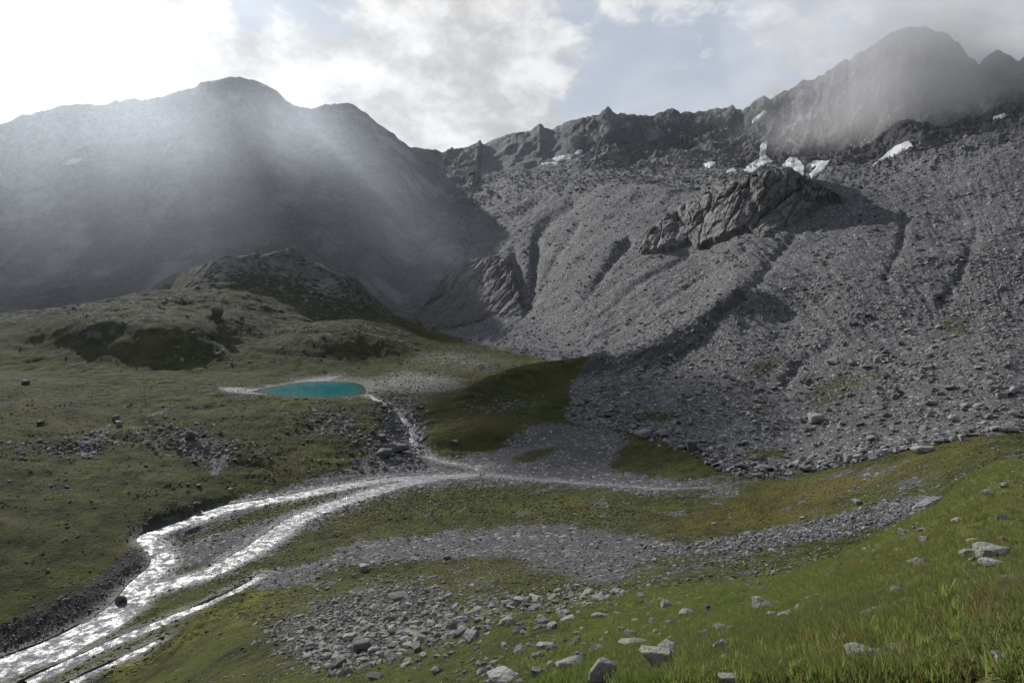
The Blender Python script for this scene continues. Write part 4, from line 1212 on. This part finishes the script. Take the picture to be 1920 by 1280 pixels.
def mat_copies(meshes, mat):
    out = []
    for m in meshes:
        c = m.copy(); c.materials.clear(); c.materials.append(mat); out.append(c)
    return out


LO_GREY = mat_copies(ROCKS_LO, mat_rock); LO_LICH = mat_copies(ROCKS_LO[:8], mat_lichen)
stones = []      # x y z size zone


def zone(dens, n, smin, smax, power, zone_id, r):
    x, y, z, a, b = sample(dens, n, r)
    u = r.random(n); p = 1 - power
    s = (smin ** p + u * (smax ** p - smin ** p)) ** (1 / p)
    return np.stack([x, y, z, s, np.full(n, zone_id)], 1)


r2 = np.random.default_rng(21)
scree_low = M_SCREE * (T > 8.5) * (T < 15) * (0.12 + 1.4 * clump * (1.25 - RILL) ** 2)
scree_up = M_SCREE * (T >= 14) * (T < 21.3) * (0.12 + 1.5 * clump * (1.2 - RILL) ** 2)
stones.append(zone(scree_low * dry, 26000, 0.45, 4.0, 3.0, 0, r2))
stones.append(zone(scree_up, 16000, 0.8, 5.0, 3.3, 1, r2))
stones.append(zone(M_SCREE * (T >= 21) * (T < 22.8), 7000, 2.0, 8.0, 3.0, 2, r2))
wall = np.exp(-(line_d([(1080, 760), (1130, 790), (1200, 812), (1290, 830), (1370, 872), (1450, 888), (1600, 862), (1750, 835), (1920, 806)]) / 11) ** 2) * (T > 8) * (T < 11.5)
stones.append(zone(wall, 1500, 0.8, 3.6, 2.2, 3, r2))
pile = emask(1130, 765, 32, 34, 0, 9, 13, 1.5)
stones.append(zone(pile, 420, 0.8, 3.2, 1.8, 4, r2))
gravm = np.clip(grav - M_SCREE, 0, 1) * dry
stones.append(zone(gravm * (T > 4.5) * (T < 13), 16000, 0.18, 1.0, 3.2, 5, r2))
stones.append(zone((T > 3.2) * (T < 8.6) * (PX > 500) * (0.1 + spots + 0.5 * clump ** 2) * dry, 9000, 0.14, 0.75, 2.9, 7, r2))
halo = sum(pmask(g_[0], 34, 3, 12, True) for g_ in GRAVEL[:2]) * (1 - grav) * dry
stones.append(zone(halo, 9000, 0.15, 0.8, 3.0, 5, r2))
strip = pmask(GRAVEL[1][0], 6, 3, 9)
stones.append(zone(strip * sstep(PX, 1150, 1500), 5000, 0.25, 1.3, 2.6, 6, r2))
rub = pmask(GRAVEL[2][0], 40, 1, 7) + 0.6 * pmask([(600, 1130), (900, 1100), (1150, 1110), (1250, 1150), (1000, 1190), (850, 1200), (640, 1270), (560, 1230)], 20, 1, 7)
stones.append(zone(rub * (0.3 + clump) * dry, 7000, 0.18, 1.5, 2.5, 7, r2))
stones.append(zone(((T > 1) & (T < 6)) * (0.15 + clump ** 2) * (1 - lush) * dry, 4000, 0.15, 0.8, 2.8, 7, r2))
stones.append(zone((lush > 0.5) * (0.06 + clump ** 2) * (RR > 5) * (RR < 60), 1300, 0.08, 0.42, 2.6, 8, r2))
front = pmask([(820, 1290), (900, 1215), (1060, 1190), (1250, 1180), (1400, 1190), (1380, 1300), (820, 1320)], 25, 0.8, 4)
stones.append(zone(front * (0.2 + clump), 150, 0.10, 0.4, 2.3, 8, r2))
terr = ((T > 8.6) & (T < 12.5) & (PX < 780) & (PX > -100)) * (0.05 + clump ** 3)
blockf = sum(emask(*a, p=1.2) for a in ((150, 840, 90, 18, -5, 8.5, 12), (80, 850, 90, 16, 0, 8.5, 12), (360, 840, 70, 26, 10, 8.5, 12), (300, 830, 70, 18, 0, 8.5, 12),
                                        (620, 800, 60, 30, 0, 8.5, 12), (720, 840, 60, 30, 0, 8.5, 12), (420, 850, 60, 18, 0, 8.5, 12)))
stones.append(zone(terr * dry, 2200, 0.3, 1.8, 2.8, 9, r2))
stones.append(zone(blockf * dry, 2600, 0.4, 2.6, 2.3, 9, r2))
stones.append(zone(((PX > 690) & (PX < 800) & (T > 8.7) & (T < 11.6)) * dry * 1.0, 700, 0.5, 3.0, 2.0, 10, r2))
casc = np.exp(-(line_d([(735, 765), (760, 800), (770, 830), (785, 855)]) / 7) ** 2) * (T > 8.7) * (T < 11.6)
stones.append(zone(casc, 240, 0.5, 2.2, 1.8, 10, r2))
stones.append(zone(dark * (CH > 0.5), 2600, 0.15, 0.8, 2.8, 11, r2))
stones.append(zone(M_HUM * (T < 20) * (0.1 + clump ** 3), 2600, 0.5, 3.5, 2.8, 12, r2))
bas = pmask([(700, 740), (770, 660), (860, 640), (1000, 690), (960, 730), (840, 745)], 10, 11, 16)
stones.append(zone(bas * (0.1 + clump ** 2) * dry, 1500, 0.4, 2.4, 2.6, 13, r2))
ST = np.concatenate(stones)
# drop what lies on top of a named boulder
tk = np.array(taken)
for bx, by, bw in tk:
    d = np.hypot(ST[:, 0] - bx, ST[:, 1] - by); ST = ST[d > bw * 0.45]
dist = np.sqrt((ST[:, :3] ** 2).sum(1)); spx, spy = project(ST[:, 0], ST[:, 1], ST[:, 2])
# is the stone in the open (seen from the camera)?
def seen(x, y, z):
    ok = np.ones(len(x), bool)
    for f in np.linspace(0.05, 0.985, 60):
        ok &= (z + 0.6) * f > zat(x * f, y * f) - 0.02
    return ok


app = ST[:, 3] / dist * F
onscreen = (spx > 8) & (spx < 1912) & (spy > 100) & (spy < 1272)
order = np.argsort(-np.where(onscreen, app, 0))
cand = order[:900]; vis = seen(ST[cand, 0], ST[cand, 1], ST[cand, 2] + ST[cand, 3] * 0.4); single = cand[vis][:300 - N_NAMED]
ZLAB = ['grey block on the lower scree slope at the right', 'grey block high on the scree slope', 'block on the rubble below the ridge',
        'grey block in the boulder wall at the foot of the scree', 'stone in the shaded rubble pile at the moraine foot', 'grey stone on the gravel of the valley floor',
        'stone in the grey stone strip crossing the slope', 'stone scattered on the stony lower hillside', 'small stone in the foreground grass',
        'stone in the rocky hollows of the turf terrace', 'stone beside the cascade', 'dark stone on the eroded river bank', 'stone on the hills behind the lake',
        'stone on the basin floor beyond the lake', 'block on the hazy left mountain']
rs = np.random.default_rng(5)
NAMEPOS = np.array([(a_[0], a_[1]) for a_ in NAMED if a_[2] > 0]); NAMELAB = [a_[5] for a_ in NAMED if a_[2] > 0]
used_labels = {}
ORD = ['', 'second ', 'third ', 'fourth ', 'fifth ', 'sixth ', 'seventh ', 'eighth ', 'ninth ', 'tenth ']


def place_label(px, py, mat):
    what = {mat_lichen.name: 'lichen-pale stone', mat_darkrock.name: 'dark stone', mat_rock.name: 'grey stone'}[mat.name]
    dx, dy = px - NAMEPOS[:, 0], py - NAMEPOS[:, 1]
    for k in np.argsort(dx * dx + dy * dy)[:6]:
        if abs(dx[k]) > abs(dy[k]):
            rel = 'left of' if dx[k] < 0 else 'right of'
        else:
            rel = 'above' if dy[k] < 0 else 'below'
        core = f'{what} {rel} the ' + NAMELAB[k]
        n_ = used_labels.get(core, 0)
        if n_ < 5 and len((ORD[n_] + core).split()) <= 16:
            used_labels[core] = n_ + 1
            return ('nearest ' if n_ == 0 else ORD[n_] + 'nearest ') + core if len(core.split()) <= 14 else ORD[n_] + core
    return f'{what} on the stony hillside'


single = single[np.argsort([np.min((NAMEPOS[:, 0] - spx[i]) ** 2 + (NAMEPOS[:, 1] - spy[i]) ** 2) for i in single])]
for i in single:
    x, y, z, s, zn = ST[i]; zn = int(zn)
    mk = mat_lichen if zn in (7, 8) and rs.random() < 0.6 else (mat_darkrock if zn in (10, 11) and rs.random() < 0.7 else mat_rock)
    o = boulder_obj(ROCKS_HI[int(rs.integers(8))], (x, y, z + s * 0.15), (s, s * rs.uniform(0.75, 1), s * rs.uniform(0.6, 0.95)),
                    (rs.uniform(-.35, .35), rs.uniform(-.35, .35), rs.uniform(0, 6.28)), mk, place_label(spx[i], spy[i], mk), ZLAB[zn].replace('block ', 'blocks ').replace('stone ', 'stones ', 1))
rest = np.ones(len(ST), bool); rest[single] = False
S2 = ST[rest]
n = len(S2)
rot = np.stack([rs.uniform(-.5, .5, n), rs.uniform(-.5, .5, n), rs.uniform(0, 6.28, n)], 1)
scl = S2[:, 3:4] * np.stack([np.ones(n), rs.uniform(.75, 1, n), rs.uniform(.6, 1, n)], 1)
ctr = S2[:, :3].copy(); ctr[:, 2] += S2[:, 3] * 0.12
lich = np.isin(S2[:, 4], (7, 8)) & (rs.random(n) < 0.5)
gn_scatter('scree_stones', ctr[~lich], rot[~lich], scl[~lich], rs.integers(0, len(LO_GREY), (~lich).sum()), LO_GREY, None, 'loose grey stones strewn over scree, gravel and turf')
gn_scatter('lichen_stones', ctr[lich], rot[lich], scl[lich], rs.integers(0, len(LO_LICH), lich.sum()), LO_LICH, None, 'pale lichen-spotted stones strewn on the near hillside')

# ------------------------------------------------------------------ grass of the near hillside
mat_grass, nt = newmat('grass_blades')
oi = nt.new('ShaderNodeObjectInfo'); rnd = oi.outputs['Random']
uvz = nt.attr('along').outputs['Fac']
pl = nt.noise(oi.outputs['Location'], 0.55, 4, 0.6); pl2 = nt.noise(oi.outputs['Location'], 0.16, 3, 0.6)
gc = nt.mix(nt.ss(nt.math('MULTIPLY_ADD', rnd, 0.5, pl), 0.45, 1.0), C(0.08, 0.132, 0.038), C(0.20, 0.235, 0.082))
gc = nt.mix(nt.ss(nt.math('MULTIPLY_ADD', pl2, 1.4, rnd), 1.40, 1.55), gc, C(0.26, 0.22, 0.10))
gc = nt.mix(nt.ss(nt.math('MULTIPLY_ADD', pl, 1.0, rnd), 1.42, 1.5), gc, C(0.17, 0.095, 0.07))
gc = nt.mix(nt.math('MULTIPLY', uvz, 0.35), gc, C(0.22, 0.20, 0.085))
di = nt.new('ShaderNodeBsdfDiffuse'); tr = nt.new('ShaderNodeBsdfTranslucent'); gl = nt.new('ShaderNodeBsdfGlossy')
gl.inputs['Roughness'].default_value = 0.45
nt.put(di.inputs[0], gc); nt.put(tr.inputs[0], nt.mix(1.0, gc, C(1.0, 1.05, 0.7), 'MULTIPLY'))
ms1 = nt.new('ShaderNodeMixShader'); ms1.inputs[0].default_value = 0.5; nt.l.new(di.outputs[0], ms1.inputs[1]); nt.l.new(tr.outputs[0], ms1.inputs[2])
ms2 = nt.new('ShaderNodeMixShader'); ms2.inputs[0].default_value = 0.02; nt.l.new(ms1.outputs[0], ms2.inputs[1]); nt.l.new(gl.outputs[0], ms2.inputs[2])
out = nt.new('ShaderNodeOutputMaterial'); nt.l.new(ms2.outputs[0], out.inputs[0])


def tuft(seed, nb, h, spread, lean):
    r = np.random.default_rng(seed); V = []; Fq = []; al = []
    for b in range(nb):
        a = r.uniform(0, 6.28); rad = spread * math.sqrt(r.random()); bx, by = rad * math.cos(a), rad * math.sin(a)
        hh = h * r.uniform(0.55, 1.15); w = 0.0028 * (1 + h * 1.2) * r.uniform(.7, 1.3); da = r.uniform(0, 6.28)
        dx, dy = math.cos(da), math.sin(da); out_ = r.uniform(0.1, 0.7) * hh; wx, wy = -dy * w, dx * w
        i0 = len(V)
        for k, t in enumerate((0, 0.4, 0.75, 1.0)):
            ww = (1 - t ** 1.6) if t < 1 else 0.05
            cx = bx + dx * out_ * t * t + lean * t * t * hh; cy = by + dy * out_ * t * t; cz = hh * (t - 0.25 * t * t * out_ / hh)
            V += [(cx - wx * ww, cy - wy * ww, cz), (cx + wx * ww, cy + wy * ww, cz)]; al += [t, t]
        for k in range(3):
            Fq.append((i0 + 2 * k, i0 + 2 * k + 1, i0 + 2 * k + 3, i0 + 2 * k + 2))
    me = mesh_from('grass_tuft', np.array(V), np.array(Fq), mat_grass)
    at = me.attributes.new('along', 'FLOAT', 'POINT'); at.data.foreach_set('value', np.array(al, np.float32))
    return me


TUFTS = [tuft(i, 32, 0.095, 0.07, 0.45) for i in range(5)] + [tuft(10 + i, 40, 0.065, 0.14, 0.2) for i in range(3)]
r3 = np.random.default_rng(99)
lushd = lush * (0.15 + 1.2 * sstep(fbm(X, Y, 2.0, 4, 0.6, off=41), -0.25, 0.35))
parts = []
for rlo, rhi, n, s0 in ((1.6, 9, 17000, 1.0), (9, 20, 17000, 0.95), (20, 45, 15000, 1.2)):
    x, y, z, a, b = sample(lushd * (RR > rlo) * (RR < rhi) * (T < 4.6), n, r3)
    parts.append(np.stack([x, y, z, s0 * r3.uniform(0.6, 1.4, n)], 1))
x, y, z, a, b = sample((1 - lush) * (1 - grav) * (RR > 9) * (RR < 60) * (T < 4.6) * (0.2 + clump), 12000, r3)
parts.append(np.stack([x, y, z, 1.1 * r3.uniform(0.6, 1.3, len(x))], 1))
G = np.concatenate(parts)
for bx, by, bw in tk:
    d = np.hypot(G[:, 0] - bx, G[:, 1] - by); G = G[(d > bw * 0.62) & (np.hypot(G[:, 0] - bx * (1 - 0.55 * bw / math.hypot(bx, by)), G[:, 1] - by * (1 - 0.55 * bw / math.hypot(bx, by))) > bw * 0.6)]
n = len(G)
rot = np.stack([r3.uniform(-.15, .15, n), r3.uniform(-.15, .15, n), r3.uniform(-1.0, 1.0, n) + 2.6], 1)
gn_scatter('grass', G[:, :3] - np.array([0, 0, 0.01]), rot, np.repeat(G[:, 3:4], 3, 1) * np.stack([np.ones(n), np.ones(n), r3.uniform(.7, 1.2, n)], 1),
           r3.integers(0, len(TUFTS), n), TUFTS, None, 'long green and straw-coloured grass on the near hillside')

# ------------------------------------------------------------------ tussocks that roughen the turf further off
mat_tuss, nt = newmat('turf_tussock')
oi = nt.new('ShaderNodeObjectInfo'); rnd = oi.outputs['Random']
tg = nt.mix(nt.ss(rnd, 0.1, 0.7), C(0.045, 0.055, 0.02), C(0.10, 0.105, 0.04)); tg = nt.mix(nt.ss(rnd, 0.8, 0.9), tg, C(0.12, 0.085, 0.03))
finish(nt, tg, 0.95, None, 0.1)
TUSS = mat_copies([hull_rock(14, 0.5, 300 + i) for i in range(6)], mat_tuss)
turfy = grass * (1 - dark) * (CH > 0.6) * (lsd < -2) * (0.25 + sstep(fbm(X, Y, 12, 4, 0.6, off=71), -0.2, 0.4))
x, y, z, a, b = sample(turfy * (T > 3.5) * (T < 13.5) * (RR > 45) * (RR < 400) * (1 - 0.7 * (PX < 700) * (T > 8.5)), 24000, r3)
sz = r3.uniform(0.25, 0.8, len(x)) ** 1.3 * np.where(PX[a, b] < 800, 1.3, 1.0) * 1.15
isl = emask(800, 945, 190, 28, -6, 4, 9, 2) + emask(450, 980, 120, 12, -20, 4, 9, 2) + emask(560, 950, 90, 9, -20, 4, 9) + emask(1050, 960, 120, 20, 0, 4, 9)
x2, y2, z2, a2_, b2_ = sample(isl * (CH > 0.8), 2600, r3)
x = np.concatenate([x, x2]); y = np.concatenate([y, y2]); z = np.concatenate([z, z2]); sz = np.concatenate([sz, r3.uniform(0.5, 1.4, len(x2))])
n = len(x)
gn_scatter('turf_tussocks', np.stack([x, y, z], 1), np.stack([r3.uniform(-.2, .2, n), r3.uniform(-.2, .2, n), r3.uniform(0, 6.28, n)], 1),
           sz[:, None] * np.stack([np.ones(n), r3.uniform(.7, 1, n), r3.uniform(.6, 1.1, n)], 1), r3.integers(0, len(TUSS), n), TUSS, None, 'low turf tussocks and shrubs covering the valley floor')

# ------------------------------------------------------------------ the hiker on the shore
def flat_mat(name, c, rough=0.85):
    m, nt = newmat(name); tcn = nt.new('ShaderNodeTexCoord')
    n = nt.noise(tcn.outputs['Object'], 30, 3, 0.6)
    finish(nt, nt.mix(nt.ss(n, 0.3, 0.7), C(*[v * 0.8 for v in c]), C(*c)), rough); return m


def hiker(px, py):
    g = ground(px, py, 200, 420)
    root = bpy.data.objects.new('person', None); col.objects.link(root); root.location = g; root.rotation_euler = (0, 0, 2.6)
    root['label'] = 'hiker in dark clothes standing on the pale shore left of the lake'; root['category'] = 'person'
    J = {'pel': (0, 0, .95, .15, .11), 'wai': (0, 0, 1.1, .14, .10), 'che': (0, .01, 1.33, .17, .12), 'nec': (0, .01, 1.5, .06, .06), 'hd0': (0, .02, 1.6, .085, .09), 'hd1': (0, .02, 1.72, .08, .085)}
    E = [('pel', 'wai'), ('wai', 'che'), ('che', 'nec'), ('nec', 'hd0'), ('hd0', 'hd1')]
    for s, nm, fx, fy in ((-1, 'l', -.12, .05), (1, 'r', .12, -.08)):
        J.update({nm + 'hip': (s * .1, 0, .88, .095, .095), nm + 'kne': (s * .11, .03 + fy * .4, .5, .065, .065), nm + 'ank': (fx, fy, .09, .045, .045), nm + 'toe': (fx, fy + .15, .04, .04, .035),
                  nm + 'sho': (s * .19, .01, 1.42, .065, .065), nm + 'elb': (s * .26, -.02, 1.14, .045, .045), nm + 'wri': (s * .25, .10, .90, .034, .034), nm + 'han': (s * .25, .14, .82, .035, .03)})
        E += [('pel', nm + 'hip'), (nm + 'hip', nm + 'kne'), (nm + 'kne', nm + 'ank'), (nm + 'ank', nm + 'toe'), ('che', nm + 'sho'), (nm + 'sho', nm + 'elb'), (nm + 'elb', nm + 'wri'), (nm + 'wri', nm + 'han')]
    ks = list(J); me = bpy.data.meshes.new('body'); me.from_pydata([J[k][:3] for k in ks], [(ks.index(a), ks.index(b)) for a, b in E], [])
    o = bpy.data.objects.new('body', me); col.objects.link(o); o.parent = root
    md = o.modifiers.new('skin', 'SKIN')
    for i, k in enumerate(ks):
        me.skin_vertices[0].data[i].radius = J[k][3:]
    me.skin_vertices[0].data[0].use_root = True
    sb = o.modifiers.new('sub', 'SUBSURF'); sb.levels = 1; sb.render_levels = 2
    m, nt = newmat('hiker_clothes'); tcn = nt.new('ShaderNodeTexCoord'); sp = nt.new('ShaderNodeSeparateXYZ'); nt.l.new(tcn.outputs['Object'], sp.inputs[0])
    zc = sp.outputs[2]
    c = nt.mix(nt.ss(zc, 0.92, 0.94), C(0.035, 0.036, 0.04), C(0.03, 0.032, 0.045)); c = nt.mix(nt.ss(zc, 1.5, 1.52), c, C(0.35, 0.2, 0.14)); c = nt.mix(nt.ss(zc, 0.1, 0.12, 1, 0), c, C(0.03, 0.022, 0.016))
    finish(nt, c, 0.85); me.materials.append(m)
    bm = bmesh.new(); bmesh.ops.create_icosphere(bm, subdivisions=2, radius=0.115)
    for v in bm.verts:
        v.co.z *= 0.9
        if v.co.y > 0.02:
            v.co.y = 0.02 + (v.co.y - 0.02) * 0.4
        if v.co.z < -0.03:
            v.co.z = -0.03
    me = bpy.data.meshes.new('hair'); bm.to_mesh(me); bm.free(); me.materials.append(flat_mat('dark_hair', (0.02, 0.015, 0.012)))
    h = bpy.data.objects.new('hair', me); col.objects.link(h); h.parent = root; h.location = (0, 0.01, 1.72)
    bm = bmesh.new(); bmesh.ops.create_cube(bm, size=1.0)
    bmesh.ops.scale(bm, vec=(0.30, 0.17, 0.46), verts=bm.verts); bmesh.ops.bevel(bm, geom=bm.edges[:], offset=0.05, segments=3, affect='EDGES')
    me = bpy.data.meshes.new('backpack'); bm.to_mesh(me); bm.free(); me.materials.append(flat_mat('backpack_cloth', (0.03, 0.04, 0.035)))
    bkp = bpy.data.objects.new('backpack', me); col.objects.link(bkp); bkp.parent = root; bkp.location = (0, -0.19, 1.26)


hiker(446, 736.5)

# ------------------------------------------------------------------ haze in the valley air, and cloud on the right-hand peak
def vol_box(name, lo, hi, label):
    bm = bmesh.new(); bmesh.ops.create_cube(bm, size=1.0)
    me = bpy.data.meshes.new(name); bm.to_mesh(me); bm.free()
    o = add(name, me, kind='stuff', label=label)
    o.location = [(a + b) / 2 for a, b in zip(lo, hi)]; o.scale = [b - a for a, b in zip(lo, hi)]
    return o


hz = vol_box('haze', (-2120, -2120, -75), (2120, 2120, 560), 'thin sunlit haze filling the valley air')
m = bpy.data.materials.new('haze_air'); m.use_nodes = True; nt = NT(m.node_tree)
pv = nt.new('ShaderNodeVolumePrincipled'); o_ = nt.new('ShaderNodeOutputMaterial')
pv.inputs['Color'].default_value = C(0.80, 0.89, 1.0); pv.inputs['Density'].default_value = 0.000017; pv.inputs['Anisotropy'].default_value = 0.80
nt.l.new(pv.outputs[0], o_.inputs['Volume']); hz.data.materials.append(m)

# cloud clinging to the right-hand peak
az_m = float(pix_azs(1720, 190)[0]); dm = 1230.0
cx_, cy_ = dm * math.sin(az_m), dm * math.cos(az_m)
mb = vol_box('mist_cloud', (cx_ - 480, cy_ - 240, 150), (cx_ + 480, cy_ + 170, 550), 'grey cloud drifting across the right-hand peak')
mb.rotation_euler = (0, 0, 0)
m = bpy.data.materials.new('cloud_vapour'); m.use_nodes = True; nt = NT(m.node_tree)
tcn = nt.new('ShaderNodeTexCoord'); obj = tcn.outputs['Object']
geo = nt.new('ShaderNodeNewGeometry'); wp = geo.outputs['Position']
n_ = nt.noise(nt.vmath('ADD', wp, (913.0, 277.0, 55.0)), 0.0095, 5, 0.6, dist=0.4)
def ell(c, rad):
    v = nt.vmath('DIVIDE', nt.vmath('SUBTRACT', wp, c), rad)
    return nt.ss(nt.vmath('LENGTH', v, out=1), 0.15, 1.0, 1.0, 0.0)
def wpt(px, py, d):
    a_, s_ = pix_azs(px, py); return (float(d * np.sin(a_)), float(d * np.cos(a_)), float(d * s_))
e = nt.math('MULTIPLY', ell(wpt(1700, 195, 1150), (200, 170, 90)), 0.86)
for args, w_ in (((wpt(1560, 225, 1150), (170, 150, 85)), 0.55), ((wpt(1860, 190, 1200), (230, 150, 100)), 0.8), ((wpt(1730, 95, 1220), (400, 160, 175)), 0.9)):
    e = nt.math('MAXIMUM', e, nt.math('MULTIPLY', ell(*args), w_))
dn = nt.ss(nt.math('MULTIPLY_ADD', e, 0.62, nt.math('MULTIPLY', n_, 0.85)), 0.46, 1.1)
pv = nt.new('ShaderNodeVolumePrincipled'); o_ = nt.new('ShaderNodeOutputMaterial')
pv.inputs['Color'].default_value = C(0.93, 0.94, 0.96); pv.inputs['Anisotropy'].default_value = 0.35
nt.put(pv.inputs['Density'], nt.math('MULTIPLY', dn, 0.009))
nt.l.new(pv.outputs[0], o_.inputs['Volume']); mb.data.materials.append(m)


# sunlit mist along the left-hand mountain: thin vapour with soft edges, with denser streaks along the sun direction shaped to imitate light shafts
mb = vol_box('mist', (-1120, 560, -20), (60, 1330, 440), 'thin sunlit mist with denser streaks shaped as light shafts on the left mountain')
m = bpy.data.materials.new('mist_vapour'); m.use_nodes = True; nt = NT(m.node_tree)
geo = nt.new('ShaderNodeNewGeometry'); wp = geo.outputs['Position']
tot = nt.math('MULTIPLY', ell(wpt(120, 230, 980), (560, 290, 240)), 0.00017)
tot = nt.math('ADD', tot, nt.math('MULTIPLY', ell(wpt(420, 260, 980), (400, 270, 230)), 0.00010))
tot = nt.math('ADD', tot, nt.math('MULTIPLY', ell(wpt(120, 500, 820), (420, 160, 120)), 0.00010))
sdv = tuple(sun_dir)
def mist_shaft(c, rad, half, d_):
    global tot
    v = nt.vmath('SUBTRACT', wp, c)
    al = nt.vmath('DOT_PRODUCT', v, sdv, out=1)
    sc = nt.new('ShaderNodeVectorMath', operation='SCALE'); sc.inputs[0].default_value = sdv; nt.put(sc.inputs['Scale'], al)
    pe = nt.vmath('LENGTH', nt.vmath('SUBTRACT', v, sc.outputs[0]), out=1)
    k_ = nt.math('MULTIPLY', nt.ss(pe, 0.0, rad, 1.0, 0.0), nt.ss(nt.math('ABSOLUTE', al), half * 0.3, half, 1.0, 0.0))
    tot = nt.math('ADD', tot, nt.math('MULTIPLY', k_, d_))
mist_shaft(wpt(665, 345, 850), 90, 460, 0.00062)
mist_shaft(wpt(575, 350, 880), 60, 420, 0.00035)
mist_shaft(wpt(330, 330, 900), 110, 380, 0.00022)
mist_shaft(wpt(110, 400, 900), 130, 380, 0.00018)
tot = nt.math('MULTIPLY', tot, nt.ss(nt.noise(wp, 0.006, 4, 0.6), 0.25, 0.75, 0.55, 1.4))
pv = nt.new('ShaderNodeVolumePrincipled'); oo = nt.new('ShaderNodeOutputMaterial')
pv.inputs['Color'].default_value = C(0.82, 0.90, 1.0); pv.inputs['Anisotropy'].default_value = 0.76
nt.put(pv.inputs['Density'], tot); nt.l.new(pv.outputs[0], oo.inputs['Volume']); mb.data.materials.append(m)

# unseen cloud, added in the sun's path to shade the hollow below the moraine
g_ = ground(1095, 775, 150, 400); cc = Vector(g_) + sun_dir * 2750
shade_cloud = vol_box('cloud', tuple(cc - Vector((140, 140, 72))), tuple(cc + Vector((140, 140, 72))), 'unseen small cloud added beyond the frame to shade the valley centre')
m = bpy.data.materials.new('shade_cloud_vapour'); m.use_nodes = True; nt = NT(m.node_tree)
geo = nt.new('ShaderNodeNewGeometry'); wp = geo.outputs['Position']
dn = nt.ss(nt.math('MULTIPLY_ADD', ell(tuple(cc), (108, 108, 54)), 0.8, nt.math('MULTIPLY', nt.noise(wp, 0.025, 4, 0.6), 0.4)), 0.35, 0.8)
pv = nt.new('ShaderNodeVolumePrincipled'); oo = nt.new('ShaderNodeOutputMaterial')
pv.inputs['Color'].default_value = C(0.97, 0.97, 0.98); pv.inputs['Anisotropy'].default_value = 0.4
nt.put(pv.inputs['Density'], nt.math('MULTIPLY', dn, 0.03)); nt.l.new(pv.outputs[0], oo.inputs['Volume']); shade_cloud.data.materials.append(m)
print('cloud at', cc, project(cc.x, cc.y, cc.z))
